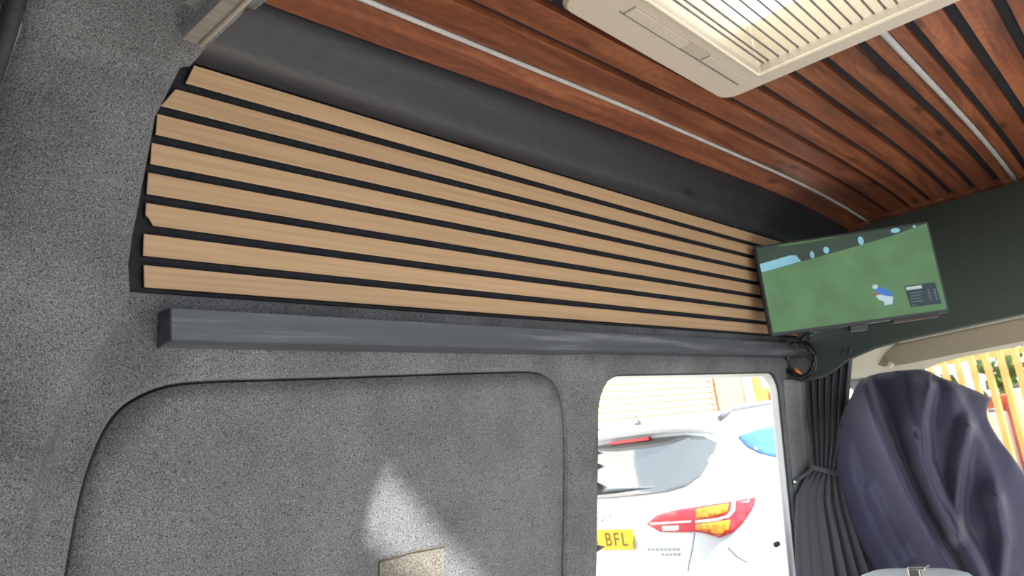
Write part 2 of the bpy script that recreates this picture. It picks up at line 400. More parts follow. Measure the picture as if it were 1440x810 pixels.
for y1, y0 in YS:
    spans = [(.36, 2.965)]
    if y1 > .02 and y0 < .58: spans = [(.36, .895), (1.43, 2.965)]
    for a, b in spans:
        bm = bmesh.new(); curved_slab(bm, a, b, y0, y1, 0, .0135, 20 if b-a > 1 else 8)
        fromb('ceiling_slat', bm, stain, ceil)
bm = bmesh.new(); curved_slab(bm, 2.967, 3.03, -.66, .765, -.004, .0135, 3); curved_slab(bm, 2.967, 3.03, .765, .832, -.004, .0135, 3); bmesh.ops.remove_doubles(bm, verts=bm.verts, dist=1e-5)
fromb('end_batten', bm, stain, ceil)['label'] = 'stained cross batten closing the slat ends'

# --- carpeted rib (rear pillar) arching over into the roof
PATH = []                                               # (Y, Z) of the inner skin, with inward normals
for k in range(40): z = lerp(-.95, .56, k/39); PATH.append((YW(z), z))
for k in range(1, 9): t = k/8; PATH.append((lerp(.916, .826, t), lerp(.56, .655, t)))
for k in range(1, 25): PATH.append((lerp(.826, -.64, k/24), .662))
EDGE = [(-.95, .25), (-.30, .268), (-.07, .287), (.02, .296), (.10, .316), (.15, .334), (.20, .366), (.25, .387), (.27, .386), (.30, .383), (.325, .387), (.36, .392), (.44, .402), (.496, .411), (.546, .439)]
def rib_edge(i):
    Y, z = PATH[i]
    if i < 40: return interp(z, EDGE)+.0025*noise.noise((z*60, 0, 3))
    if i < 48: return lerp(.444, .512, ((i-39)/8)**1.25)+.003*noise.noise((z*70, 4, 3))
    return .52
REAR = [(-.95, .19), (.3, .215), (.447, .238), (.565, .262), (.7, .28)]
cols = [(-.06, -.02), (-.02, -.018), (-.012, -.004), (-.004, .012), (.006, .022), (.02, .029), (.045, .033), (.08, .035)]
vs = []; NC = 0
for i, (Y, z) in enumerate(PATH):
    a = PATH[max(0, i-1)]; b = PATH[min(len(PATH)-1, i+1)]
    t = Vector((b[0]-a[0], b[1]-a[1])).normalized(); nrm = Vector((-t.y, t.x))
    if nrm.dot(Vector((.3-Y, 0-z))) < 0: nrm = -nrm
    xe = rib_edge(i); xr = interp(z, REAR); soft = 1-sm(.16, .22, z)
    row = [(xr+dx, o) for dx, o in cols]
    base = row[-1][0]
    for k, s in enumerate((.25, .5, .72, .86, .95)):
        row.append((lerp(base, xe, s), .035-.003*s-.010*soft*sm(.3, 1, s)))
    row += [(xe, .029-.012*soft), (xe+.003+.010*soft, .022-.014*soft), (xe+.003+.03*soft, -.004)]
    NC = len(row)
    for X, o in row: vs.append(Vector((X, Y+nrm.x*o, z+nrm.y*o)))
rib = mesh('trim_2', vs, grid_faces(len(PATH), NC), carpet, smooth=True)
tag(rib, 'rounded rear pillar wrapped in grey carpet, arching into the roof', kind='structure')
rl = grid('trim_6', lambda u, v: (lerp(-.35, .26, u), YW(lerp(-.95, .66, v))-.016, lerp(-.95, .66, v)), 3, 12,
          noise_mat('pale_grey_panel', (.22, .23, .23), (.30, .31, .30), (50, 50, 50), 3, .8))
bm = bmesh.new(); b_tube(bm, [Vector((interp(z, REAR)-.012, YW(z)-.020, z)) for z in [lerp(-.9, .64, k/30) for k in range(31)]], .011, 8); fromb('seal_shade_tube', bm, rubber, rl, True)  # added dark tube standing in for the shade along the pillar's rear edge
tag(rl, 'pale grey painted rear corner panel behind the carpeted pillar', kind='structure')

bm = bmesh.new(); b_box(bm, (-.40, -.70, -.95), (-.36, 1.12, .68)); rw = fromb('wall_rear', bm, carpet); tag(rw, 'closed carpeted rear end of the van', kind='structure')
# --- header above the cab, cab roof lining, door frame, windscreen
HB = [(-.66, 2.65, .215), (.32, 2.65, .21), (.51, 2.644, .203), (.65, 2.642, .199), (.74, 2.632, .189), (.818, 2.617, .168), (.86, 2.60, .145), (.885, 2.588, .128), (.92, 2.582, .122), (.985, 2.58, .119)]
def hb(Y): return interp(Y, [(a, b) for a, b, c in HB]), interp(Y, [(a, c) for a, b, c in HB])
def hdr(u, v):
    Yb = lerp(-.66, .985, u); X0, z0 = hb(Yb); Yt = lerp(-.66, .86, u)
    s = v**1.0
    z = lerp(z0, .672, s); yl = YW(z)+.012 if z < .57 else lerp(.92, .84, (z-.57)/.10)
    return (lerp(X0, 3.01, s)-.03*math.sin(math.pi*s), lerp(-.66, yl, u), z)
hd = grid('wall_front', hdr, 60, 14, header, smooth=True)
tag(hd, 'dark green-black bulkhead panel above the cab behind the television', kind='structure')
bm = bmesh.new(); b_tube(bm, [Vector((hb(lerp(-.66, .985, i/60))[0]+.006, lerp(-.66, .985, i/60), hb(lerp(-.66, .985, i/60))[1]-.002)) for i in range(61)], .005, 8)
fromb('edge_binding', bm, headlip, hd, True)
def lin(u, v):
    Y = lerp(-.66, 1.0, u); bx_, bz_ = hb(min(Y, .985))
    z = bz_+(.065*sm(0, .5, v)-.12*sm(.80, 1, v))*(1-sm(.86, .97, Y))
    return (lerp(bx_+.02, 3.42, v), Y, z+.006)
ln = grid('trim_3', lin, 40, 16, liner, thick=.01); tag(ln, 'cream cab roof lining above the windscreen', kind='structure')
dr = tag(bpy.data.objects.new('door_1', None), 'front passenger door frame behind the draped seat', kind='structure'); COL.objects.link(dr); dr.location = (3, 1.03, -.95)
tube('window_frame', [(2.66, 1.035, .10), (3.1, 1.035, .125), (3.28, 1.03, .105), (3.5, 1.02, -.01), (3.85, 1.0, -.25), (4.1, .98, -.45)], .026, greytrim, dr, 10)
tube('seal_shade_tube', [(2.66, 1.02, .135), (3.1, 1.02, .16), (3.3, 1.01, .14), (3.5, 1.0, .04), (3.85, .975, -.2), (4.1, .95, -.4)], .014, rubber, dr, 8)
bm = bmesh.new(); b_box(bm, (2.72, 1.02, -.95), (4.1, 1.07, -.47), .02); fromb('door_body', bm, greytrim, dr)
mesh('window_glass', [(2.7, 1.045, -.47), (4.08, 1.0, -.47), (3.3, 1.045, .11), (2.7, 1.045, .11)], [(0, 1, 2, 3)], pane, dr)
ws = tag(bpy.data.objects.new('window_2', None), 'sloping windscreen beyond the draped seat', kind='structure'); COL.objects.link(ws); ws.location = (4, .2, -.55)
mesh('windscreen_pane', [(4.25, -.75, -.55), (4.25, .98, -.55), (3.38, .98, .135), (3.38, -.66, .135)], [(0, 1, 2, 3)], pane, ws)
bm = bmesh.new(); b_box(bm, (3.75, -.7, -.95), (4.3, 1.0, -.56), .05, 3); db = fromb('dashboard', bm, greytrim, None, True)
tag(db, 'grey dashboard under the windscreen', 'dashboard')
# pillar between the window and the cab, floor and far side
pl = grid('trim_4', lambda u, v: (lerp(2.655, 2.74, u), YW(lerp(-.95, .15, v))-.018+.05*u*u, lerp(-.95, .15, v)), 6, 20, carpet); tag(pl, 'carpeted pillar beside the curtain', kind='structure')
pc = grid('trim_7', lambda u, v: (lerp(2.402, 2.60, u), YW(lerp(-.95, .12, v))-.018-.016*math.sin(math.pi*min(1, u*1.15))**.6-.006*math.exp(-((u-.45)/.05)**2), lerp(-.95, .12, v)), 24, 20,
          noise_mat('grey_pillar_vinyl', (.17, .175, .18), (.24, .245, .25), (160, 160, 160), 3, .7, .2))
tag(pc, 'smooth grey vinyl pillar cover between the window and the curtain', kind='structure')
fl = box('floor', (-.35, -.66, -1.0), (4.3, 1.1, -.95), vanfloor); tag(fl, 'grey vinyl floor of the van', kind='structure')
# side opposite the slats: open sliding door between a rear and a front panel
bm = bmesh.new(); b_box(bm, (2.55, -.70, -.95), (2.75, -.66, .68)); b_box(bm, (2.751, -.70, -.95), (4.3, -.66, -.45)); wr = fromb('wall_right', bm, carpet); tag(wr, 'carpeted wall opposite, ahead of the open sliding door', kind='structure')

# ------------------------------------------------------------------ slatted wall panel
ZT, PZ, WZ = .567, .0394, .0278
def sl_face(x, y): return onwall(x, y, .014)
bk = [sl_face(*p) for p in ((268, 92), (250, 118), (222, 148), (206, 210), (196, 300), (196, 408))]
poly = [(.36, ZT+.016), (.36, ZT-.33), (.36, .252)]
bm = bmesh.new()
vsb = [(.372, .2595), (2.57, .2595), (2.57, .582), (.372, .582)]
bb = [Vector((X, YW(z)-.006, z)) for X, z in vsb] + [Vector((X, YW(z)-.001, z)) for X, z in vsb]
pan = mesh('slat_panel', bb, [(0, 1, 2, 3), (7, 6, 5, 4)]+[(i, (i+1) % 4, 4+(i+1) % 4, 4+i) for i in range(4)], blackgap)
tag(pan, 'acoustic wall panel of eight light oak slats on black backing', 'wall panel')
ENDS = [((273, 95), (261, 118)), ((247, 132), (226, 153)), ((221, 170), (218.5, 199)), ((213, 213), (211, 240)), ((208, 254), (206, 281)), ((205, 295), (204, 322)), ((202, 338), (201, 365)), ((202, 376), (203, 403))]
for k, (a, b) in enumerate(ENDS):
    z1 = ZT-k*PZ; z0 = z1-WZ; xa = sl_face(*a).x; xb = sl_face(*b).x
    if k == 5: outl = [(xb+.010, z0), (2.55, z0), (2.55, z1), (xa, z1), (xb, z0+.012), (xb+.004, z0+.009)]
    else: outl = [(xb, z0), (2.55, z0), (2.55, z1), (xa, z1)]
    bm = bmesh.new()
    fr = [bm.verts.new((X, YW(z)-.014, z)) for X, z in outl]; re = [bm.verts.new((X, YW(z)-.0055, z)) for X, z in outl]
    bm.faces.new(fr); bm.faces.new(re[::-1]); n = len(fr)
    for i in range(n): bm.faces.new((fr[i], re[i], re[(i+1) % n], fr[(i+1) % n]))
    bmesh.ops.recalc_face_normals(bm, faces=bm.faces)
    es = [e for e in bm.edges if all(abs(v.co.y-(YW(v.co.z)-.014)) < 1e-5 for v in e.verts)]
    bmesh.ops.bevel(bm, geom=es, offset=.0008, segments=1, affect='EDGES')
    o = fromb('slat', bm, oak, pan); o.data.materials.append(blackgap)      # veneered face, black edges
    for p in o.data.polygons: p.material_index = 0 if p.normal.y < -.6 else 1

# charcoal batten under the slats
bm = bmesh.new(); X0, X1 = .434, 2.56
q = [(YW(.225)-.036, .1935), (YW(.225)-.038, .234), (YW(.24)+.001, .2365), (YW(.2)+.001, .190)]
A = [bm.verts.new((X0, a, b)) for a, b in q]; B = [bm.verts.new((X1, a, b)) for a, b in q]
for i in range(4): bm.faces.new((A[i], A[(i+1) % 4], B[(i+1) % 4], B[i]))
bm.faces.new(A); bm.faces.new(B[::-1]); bmesh.ops.recalc_face_normals(bm, faces=bm.faces)
bmesh.ops.bevel(bm, geom=list(bm.edges), offset=.0012, segments=2, affect='EDGES')
rail = fromb('wall_batten', bm, railwood); tag(rail, 'long charcoal stained wooden batten fixed below the oak slats', 'batten')

# ------------------------------------------------------------------ LED strips
def led(name, Y, w, x0, x1, label):
    t = thing(name, label, 'light strip', (x0, Y, zc(x0, Y)), 'aluminium light strips set between the ceiling slats')
    bm = bmesh.new(); curved_slab(bm, x0, x1, Y-w/2, Y+w/2, -.001, .0134, 24); fromb('channel', bm, alu, t)
    R = []; bm = bmesh.new()
    for X in xcuts(x0, x1):
        R.append([bm.verts.new((X, Y+(w/2-.001)*math.cos(a), zc(X, Y)-.001-.0045*math.sin(a))) for a in [math.pi*k/8 for k in range(9)]])
    for a, b in zip(R, R[1:]):
        for k in range(8): bm.faces.new((a[k], a[k+1], b[k+1], b[k]))
    bm.faces.new(R[0]); bm.faces.new(R[-1][::-1]); fromb('diffuser', bm, diffuser, t, True)
    return t
led('led_strip', .7625, .011, .40, 3.0, 'long silver light strip along the ceiling edge by the black cove panel')
led('led_strip', .2855, .0145, 1.445, 3.0, 'silver light strip running from the roof vent towards the cab')

# rail across the rear of the roof
P1 = W(268, 50); P1 = P1*(.428/P1.x); t = thing('curtain_rail', 'short aluminium rail end mounted on the carpeted pillar near the roof', 'rail', P1)
d = W(268, 50); s = .428/d.x; P1 = d*s
bm = bmesh.new(); L_ = .95
prof = [(-.011, -.009), (.011, -.009), (.0125, -.004), (.0125, .006), (.009, .012), (-.009, .012), (-.0125, .006), (-.0125, -.004)]
A = [bm.verts.new(P1+Vector((a, .0, b))) for a, b in prof]; B = [bm.verts.new(P1+Vector((a, -L_, b+.02))) for a, b in prof]
for i in range(8): bm.faces.new((A[i], A[(i+1) % 8], B[(i+1) % 8], B[i]))
bm.faces.new(A); bm.faces.new(B[::-1]); fromb('rail_profile', bm, alu, t)
bm = bmesh.new(); b_tube(bm, [P1+Vector((.0115, -.002, -.010)), P1+Vector((.0115, -L_, .010))], .0035, 8); fromb('rail_lip', bm, creamlt, t, True)
bm = bmesh.new(); b_box(bm, P1+Vector((-.03, -.075, .010)), P1+Vector((-.012, -.045, .045)), .002); fromb('rail_bracket', bm, alu, t)

# ------------------------------------------------------------------ roof vent
FX0, FX1, FY0, FY1, FZ = .878, 1.449, .015, .587, .655
vent = thing('roof_vent', 'cream framed roof vent with barred milky lid in the slatted ceiling', 'roof vent', ((FX0+FX1)/2, (FY0+FY1)/2, FZ))
def loopz(x0, x1, y0, y1, r, z, n=6): return [(a, b, z) for a, b in rrect(x0, x1, y0, y1, r, n)]
bm = bmesh.new(); LS = []
IX0, IX1, IY0, IY1 = .940, 1.388, .118, .484
for args in ((FX0+.004, FX1-.004, FY0+.004, FY1-.004, .034, .70), (FX0, FX1, FY0, FY1, .036, .690), (FX0, FX1, FY0, FY1, .036, FZ+.006), (FX0+.005, FX1-.005, FY0+.005, FY1-.005, .033, FZ),
             (IX0-.006, IX1+.006, IY0-.006, IY1+.006, .008, FZ), (IX0-.004, IX1+.004, IY0-.004, IY1+.004, .006, FZ-.003), (IX0, IX1, IY0, IY1, .005, FZ-.003), (IX0, IX1, IY0, IY1, .005, .76)):
    LS.append([bm.verts.new(p) for p in loopz(*args)])
for a, b in zip(LS, LS[1:]):
    n = len(a)
    for i in range(n): bm.faces.new((a[i], a[(i+1) % n], b[(i+1) % n], b[i]))
fr = fromb('frame', bm, cream, vent)
bm = bmesh.new(); b_tube(bm, loopz(IX0-.001, IX1+.001, IY0-.001, IY1+.001, .005, FZ-.003), .0028, 6, True); fromb('inner_lip', bm, creamlt, fr, True)
# pull tabs let into the long side of the frame
for (a, b, y0, y1) in ((.985, 1.16, .508, .530), (1.235, 1.385, .508, .528)):
    bm = bmesh.new(); b_box(bm, (a, y0, FZ-.0035), (b, y1, FZ+.004), .0016); fromb('pull_tab', bm, cream, fr)
bm = bmesh.new(); b_box(bm, (.975, .531, FZ-.0008), (1.40, .5335, FZ+.003)); fromb('tab_groove', bm, rod, fr)
bm = bmesh.new(); b_box(bm, (1.162, .506, FZ-.0012), (1.233, .530, FZ+.004), .0005); fromb('tab_well', bm, visorm, fr)
k = 0; y = IY1-.012
while y > IY0:
    bm = bmesh.new(); b_tube(bm, [(IX0-.002, y, .672), (IX1+.002, y, .672)], .0021, 6); fromb('screen_bar', bm, rod, vent, True)
    y -= .0195 if k else .011; k += 1
# lid: milky acrylic tray with an added clear diagonal window, shaped to throw the wall's sun patch
ZL = .765
def on_lid(X, z):                                       # point of the lid whose sun ray reaches the wall at (X, z)
    p = Vector((X, YW(z), z)); s = (ZL-z)/(-SUN.z); return (p-SUN*s)
diag = [on_lid(*p) for p in ((.755, -.075), (.818, .0), (1.085, -.275), (1.27, -.50), (1.17, -.52), (.94, -.235))]
diag = [(min(max(p.x, .90), 1.43), min(max(p.y, .08), .52)) for p in diag]
lo = rrect(.90-.012, 1.43+.012, .078-.012, .524+.012, .03, 4)
dh = []
for i in range(len(diag)):
    a, b = Vector(diag[i]), Vector(diag[(i+1) % len(diag)])
    if (a-b).length > 1e-4: dh.append(tuple(a))
va, fa = cdt(lo, [dh], 0)
lid = mesh('lid', [(p.x, p.y, ZL+.012*math.cos((p.x-1.165)*4)*math.cos((p.y-.3)*4)) for p in va], fa, acryl, vent)
vb, fb = cdt(dh, [], 0)
mesh('sun_patch_window', [(p.x, p.y, ZL+.012) for p in vb], fb, clearac, lid)
bm = bmesh.new(); n = len(lo)
A = [bm.verts.new((p[0], p[1], .70)) for p in lo]; B = [bm.verts.new((p[0], p[1], ZL+.006)) for p in lo]
for i in range(n): bm.faces.new((A[i], A[(i+1) % n], B[(i+1) % n], B[i]))
fromb('lid_skirt', bm, acryl, lid)

# ------------------------------------------------------------------ television
k_ = .95
TL = onX(1064, 348, 2.30)*k_; BL = onX(1083.5, 470.5, 2.30)*k_; TR = onX(1306, 311.5, 2.61)*k_; BR = onX(1332.5, 437.5, 2.61)*k_
tc_ = (TL+BL+TR+BR)/4
eu = ((TR+BR)-(TL+BL)).normalized(); ev = ((TL+TR)-(BL+BR)); ev = (ev-eu*eu.dot(ev)).normalized(); en = eu.cross(ev)
if en.dot(tc_) > 0: en = -en                           # towards the viewer
tw = ((TR-TL).length+(BR-BL).length)/4; th = ((TL-BL).length+(TR-BR).length)/4
def T(a, b, d=0): return tc_+eu*(a*tw)+ev*(b*th)+en*d   # a, b in -1..1
def local_box(name, a0, a1, b0, b1, d0, d1, mat, par, bev=.003):
    bm = bmesh.new(); r = [T(a, b, d) for d in (d0, d1) for a, b in ((a0, b0), (a1, b0), (a1, b1), (a0, b1))]
    v = [bm.verts.new(p) for p in r]
    for f in ((0, 1, 2, 3), (7, 6, 5, 4), (0, 4, 5, 1), (1, 5, 6, 2), (2, 6, 7, 3), (3, 7, 4, 0)): bm.faces.new([v[i] for i in f])
    bmesh.ops.recalc_face_normals(bm, faces=bm.faces)
    if bev: bmesh.ops.bevel(bm, geom=list(bm.edges), offset=bev, segments=2, affect='EDGES')
    return fromb(name, bm, mat, par)
tv = thing('television', 'flat television showing a golf broadcast, mounted in the front corner', 'television', T(0, -1, -.03))
local_box('casing', -1.012, 1.012, -1.03, 1.02, -.030, 0, tvblack, tv)
local_box('rear_housing', -.6, .6, -.8, .5, -.055, -.028, tvblack, tv)
def screen_mat(name, col, e=1.0):
    """picture pixels: emitted colour with a little soft variation"""
    m = noise_mat(name, (.01, .01, .01), (.012, .012, .012), (30, 30, 30), 2, .35, spec=.15)
    nt = m.node_tree; b = nt.nodes['Principled BSDF']; N, L = nt.nodes, nt.links
    tc = N.new('ShaderNodeTexCoord'); nz = N.new('ShaderNodeTexNoise'); nz.inputs['Scale'].default_value = 14; nz.inputs['Detail'].default_value = 3
    L.new(tc.outputs['Object'], nz.inputs['Vector'])
    rp = N.new('ShaderNodeValToRGB'); rp.color_ramp.elements[0].position = .3; rp.color_ramp.elements[1].position = .7
    rp.color_ramp.elements[0].color = (*[c*.86 for c in col], 1); rp.color_ramp.elements[1].color = (*[min(1, c*1.12) for c in col], 1)
    L.new(nz.outputs['Fac'], rp.inputs[0]); L.new(rp.outputs[0], b.inputs['Emission Color']); b.inputs['Emission Strength'].default_value = e
    return m
SE = .35
scr_green = screen_mat('screen_grass', (.125, .255, .115), SE); scr_trees = screen_mat('screen_trees', (.045, .075, .055), SE)
scr_far = screen_mat('screen_far_grass', (.09, .19, .075), SE); scr_sky = screen_mat('screen_pale_blue', (.28, .60, .72), SE)
scr_blue = screen_mat('screen_shirt_blue', (.07, .20, .60), SE); scr_white = screen_mat('screen_white', (.50, .66, .74), SE)
scr_skin = screen_mat('screen_skin', (.30, .14, .10), SE); scr_box = screen_mat('screen_caption_box', (.035, .060, .075), SE)
scr_text = screen_mat('screen_caption_text', (.12, .17, .18), SE); scr_head = screen_mat('screen_caption_heading', (.55, .68, .62), SE)
def spoly(name, pts, d, mat, par):
    o = mesh(name, [T(a, b, d) for a, b in pts], [tuple(range(len(pts)))], mat, par); return o
def SP(x, y):                                           # picture coordinates measured on a 1150 x 720 view of the screen
    return None
scr = spoly('screen', [(-.985, -.965), (.985, -.965), (.985, .975), (-.985, .975)], .0006, scr_green, tv)
def pic(name, pts, mat, layer): spoly(name, pts, .0006+.0003*layer, mat, scr)
pic('picture_far_grass', [(-.75, .955), (-.70, .93), (-.4, .925), (.0, .965), (-.1, .975), (-.72, .975)], scr_far, 3)
pic('picture_trees', [(-.985, .975), (.985, .975), (.9, .945), (.58, .81), (.15, .69), (-.4, .55), (-.985, .40)], scr_trees, 2)
pic('picture_marquee', [(-.985, .60), (-.62, .70), (-.55, .68), (-.51, .53), (-.97, .41), (-.985, .42)], scr_sky, 3)
for a, b, w, h in ((-.37, .64, .026, .085), (-.20, .70, .034, .08), (.21, .80, .033, .10), (.62, .915, .055, .055), (.84, .945, .018, .03)):
    pic('picture_spectator_stand', [(a+w*math.cos(t), b+h*math.sin(t)) for t in [2*math.pi*i/10 for i in range(10)]], scr_sky, 3)
G = (.33, -.43)
pic('picture_golfer_shirt', [(G[0]-.085, G[1]+.12), (G[0]-.02, G[1]+.14), (G[0]+.06, G[1]+.06), (G[0]+.105, G[1]-.06), (G[0]+.08, G[1]-.10), (G[0]+.0, G[1]-.05), (G[0]-.07, G[1]+.02)], scr_blue, 3)
pic('picture_golfer_legs', [(G[0]-.09, G[1]-.02), (G[0]+.0, G[1]-.03), (G[0]+.10, G[1]-.10), (G[0]+.09, G[1]-.17), (G[0]+.075, G[1]-.26), (G[0]-.02, G[1]-.27), (G[0]-.01, G[1]-.19), (G[0]-.07, G[1]-.12)], scr_white, 2)
pic('picture_golfer_cap', [(G[0]-.075+.035*math.cos(t), G[1]+.165+.05*math.sin(t)) for t in [2*math.pi*i/8 for i in range(8)]], scr_white, 4)
pic('picture_golfer_arm', [(G[0]-.13, G[1]+.0), (G[0]-.08, G[1]+.06), (G[0]-.065, G[1]-.03), (G[0]-.115, G[1]-.035)], scr_skin, 4)
pic('picture_caption_box', [(.575, -.34), (.92, -.345), (.94, -.83), (.595, -.82)], scr_box, 3)
pic('picture_caption_heading', [(.59, -.37), (.765, -.37), (.765, -.44), (.59, -.44)], scr_head, 4)
for i in range(4):
    b = -.50-.065*i
    pic('picture_caption_line', [(.615, b), (.615+(.15, .12, .11, .13)[i], b), (.615+(.15, .12, .11, .13)[i], b-.026), (.615, b-.026)], scr_text, 4)
    for a in (.82, .885): pic('picture_caption_figure', [(a, b+.01), (a+.022, b+.01), (a+.022, b-.03), (a, b-.03)], scr_text, 4)
pic('picture_caption_mark', [(.615, -.765), (.65, -.765), (.65, -.80), (.615, -.80)], scr_text, 4)
# bracket and lead under the set
local_box('bracket_plate', -.1, .1, -1.16, -1.03, -.03, -.012, tvblack, tv, .002)
local_box('sound_bar', .38, .9, -1.10, -1.03, -.028, -.006, noise_mat('dark_red_plastic', (.03, .014, .014), (.045, .02, .02), (90, 90, 90), 2, .5), tv, .002)
tube('wall_arm', [T(0, -.2, -.05), T(.08, -.2, -.12), Vector((2.80, .70, .40))], .011, tvblack, tv, 8)
tube('power_lead', [T(-.10, -1.05, -.02), T(-.2, -1.12, -.02), T(-.38, -1.10, -.03), T(-.52, -1.15, -.02), T(-.60, -1.2, -.02)], .0025, tvblack, tv, 6)

# coil of cable hanging under the television
cc = onX(1125, 505, 2.44)
coil = thing('cable_coil', 'hanging coil of black cable under the television corner', 'cable', cc)
e1 = Vector((.25, -.97, 0)).normalized(); e2 = Vector((0, 0, 1))
for i in range(11):
    ra, rb = .042+.005*random.uniform(-1, 1),   .060+.006*random.uniform(-1, 1); ph = random.uniform(-.12, .12)
    o_ = Vector((random.uniform(-.010, .010), random.uniform(-.006, .006), random.uniform(-.006, .006)))
    pts = [cc+o_+e1*(ra*math.cos(t)*math.cos(ph)-rb*math.sin(t)*math.sin(ph))+e2*(rb*math.sin(t)*math.cos(ph)+ra*math.cos(t)*math.sin(ph))+Vector((.008*math.sin(2*t+i), 0, 0)) for t in [2*math.pi*k/36 for k in range(36)]]
    tube('cable_loop', pts, .004, tvblack, coil, 6, True)
tube('cable_tie', [cc+e2*.052+Vector((-.012, .0, .010)), cc+e2*.052+Vector((-.014, -.004, -.014)), cc+e2*.050+Vector((.010, -.004, -.014)), cc+e2*.052+Vector((.012, 0, .010))], .003, stemm, coil, 6, True)
tube('cable_tail', [cc+e2*.055, cc+e2*.075+e1*.03, T(-.52, -1.08, -.02)], .003, tvblack, coil, 6)
bm = bmesh.new(); b_tube(bm, [cc+e1*-.018-e2*.022+Vector((-.012, 0, 0)), cc+e1*-.012-e2*.036+Vector((-.012, 0, 0)), cc+e1*0-e2*.047+Vector((-.012, 0, 0))], [.003, .006, .002], 8)
fromb('amber_glint', bm, orangelens, coil, True)['label'] = 'painted amber glint on the coil'  # orange glint on the coil, put in as a small amber tube

# ------------------------------------------------------------------ curtain tied back at the cab
cur = thing('curtain', 'dark gathered cab curtain tied back to a hook on the pillar', 'curtain', (2.5, .98, -.9))
rows = [  # left point, right point (world), pleat depth
    (onX(1131, 520, 2.625), onX(1200, 487, 2.64), .014), (onX(1134, 560, 2.60), onX(1194, 560, 2.62), .014), (onX(1138, 610, 2.54), onX(1190, 615, 2.58), .013),
    (onX(1141, 645, 2.48), onX(1180, 650, 2.55), .010), (onX(1142, 658, 2.46), onX(1177, 664, 2.54), .008),
    (onX(1132, 672, 2.43), onX(1183, 676, 2.54), .010), (onX(1119, 700, 2.375), onX(1190, 705, 2.53), .013), (onX(1118, 750, 2.35), onX(1204, 755, 2.52), .015), (onX(1119, 815, 2.33), onX(1222, 812, 2.50), .017), (onX(1121, 900, 2.31), onX(1240, 900, 2.48), .018)]
def curt(u, v):
    f = u*(len(rows)-1); i = min(int(f), len(rows)-2); t = f-i
    A = rows[i][0].lerp(rows[i+1][0], t); B = rows[i][1].lerp(rows[i+1][1], t); d = lerp(rows[i][2], rows[i+1][2], t)
    p = A.lerp(B, v); ds = (B-A).normalized(); nn = Vector((-ds.y, ds.x, 0)); nn = -nn if nn.dot(p) > 0 else nn
    flat = 1-.92*sm(.48, .60, u)*(1-sm(.42, .62, v))         # the lower left part hangs smooth
    return p+nn*(d*flat*(math.sin(v*2*math.pi*6.5+.8*math.sin(u*3))+.35*math.sin(v*2*math.pi*13+u*4)))
grid('drape', curt, 60, 110, curtm, cur, thick=.002)
a, b = rows[4][0], rows[4][1]; dd = (b-a).normalized(); nn = Vector((-dd.y, dd.x, 0)); nn = -nn if nn.dot(a) > 0 else nn
hk = onX(1117, 678, 2.40)
bm = bmesh.new(); b_tube(bm, [a-dd*.004-nn*.004, a+nn*.012, a.lerp(b, .5)+nn*.016+Vector((0, 0, -.004)), b+nn*.012+Vector((0, 0, -.006)), b+dd*.004-nn*.006+Vector((0, 0, -.006))], .008, 8, sx=.5)
fromb('tie_band', bm, curtm, cur, True)
tube('tie_cord', [a+nn*.006, a.lerp(hk, .5)+nn*.01, hk], .005, curtm, cur, 6)
bm = bmesh.new(); b_tube(bm, [hk+Vector((.03, .02, 0)), hk, hk+Vector((-.012, -.008, 0)), hk+Vector((-.016, -.01, .006))], [.004, .006, .007, .004], 10); fromb('tie_hook', bm, chrome, cur, True)
# cream seal of the cab opening beside the curtain
tube_ = tube('trim_5', [onX(1127, 536, 2.64), onX(1131, 560, 2.60), onX(1134, 610, 2.55), onX(1134, 655, 2.50)], .007, liner, None, 8); tag(tube_, 'thin cream seal strip on the pillar beside the curtain', kind='structure')

# ------------------------------------------------------------------ passenger seat and the jacket over it
seat = thing('passenger_seat', 'grey cloth passenger seat hidden under the navy jacket', 'seat', (2.75, .58, -.95))
def rbox(name, c, s, rot, mat, par, bev):
    bm = bmesh.new(); b_box(bm, [-x/2 for x in s], [x/2 for x in s], bev, 4)
    bmesh.ops.transform(bm, matrix=Matrix.Translation(c) @ Matrix.Rotation(rot, 4, 'Y'), verts=bm.verts); return fromb(name, bm, mat, par, True)
rbox('backrest', (2.66, .745, -.36), (.12, .36, .54), -.10, seatm, seat, .05)
rbox('headrest', (2.64, .70, -.01), (.08, .20, .12), -.10, seatm, seat, .04)
rbox('seat_cushion', (2.88, .72, -.62), (.50, .48, .14), 0, seatm, seat, .05)
rbox('seat_base', (2.88, .72, -.82), (.42, .40, .26), 0, greytrim, seat, .02)
def catmull(P, t):
    n = len(P)-1; f = t*n; i = min(int(f), n-1); t = f-i
    p0, p1, p2, p3 = Vector(P[max(i-1, 0)]), Vector(P[i]), Vector(P[i+1]), Vector(P[min(i+2, n)])
    return .5*((2*p1)+(p2-p0)*t+(2*p0-5*p1+4*p2-p3)*t*t+(3*p1-p0-3*p2+p3)*t**3)
topc = [(1199, 556), (1208, 540), (1222, 530), (1250, 524), (1280, 521), (1300, 521), (1318, 530), (1345, 540), (1370, 550), (1393, 561)]
lefc = [(1199, 556), (1182, 590), (1175, 630), (1173, 665), (1178, 710), (1195, 760), (1218, 806), (1240, 850), (1262, 900)]
rigc = [(1393, 561), (1388, 573), (1389, 590), (1403, 616), (1425, 645), (1446, 680), (1462, 730), (1472, 800), (1478, 900)]
botc = [(1262, 900), (1330, 905), (1400, 905), (1478, 900)]
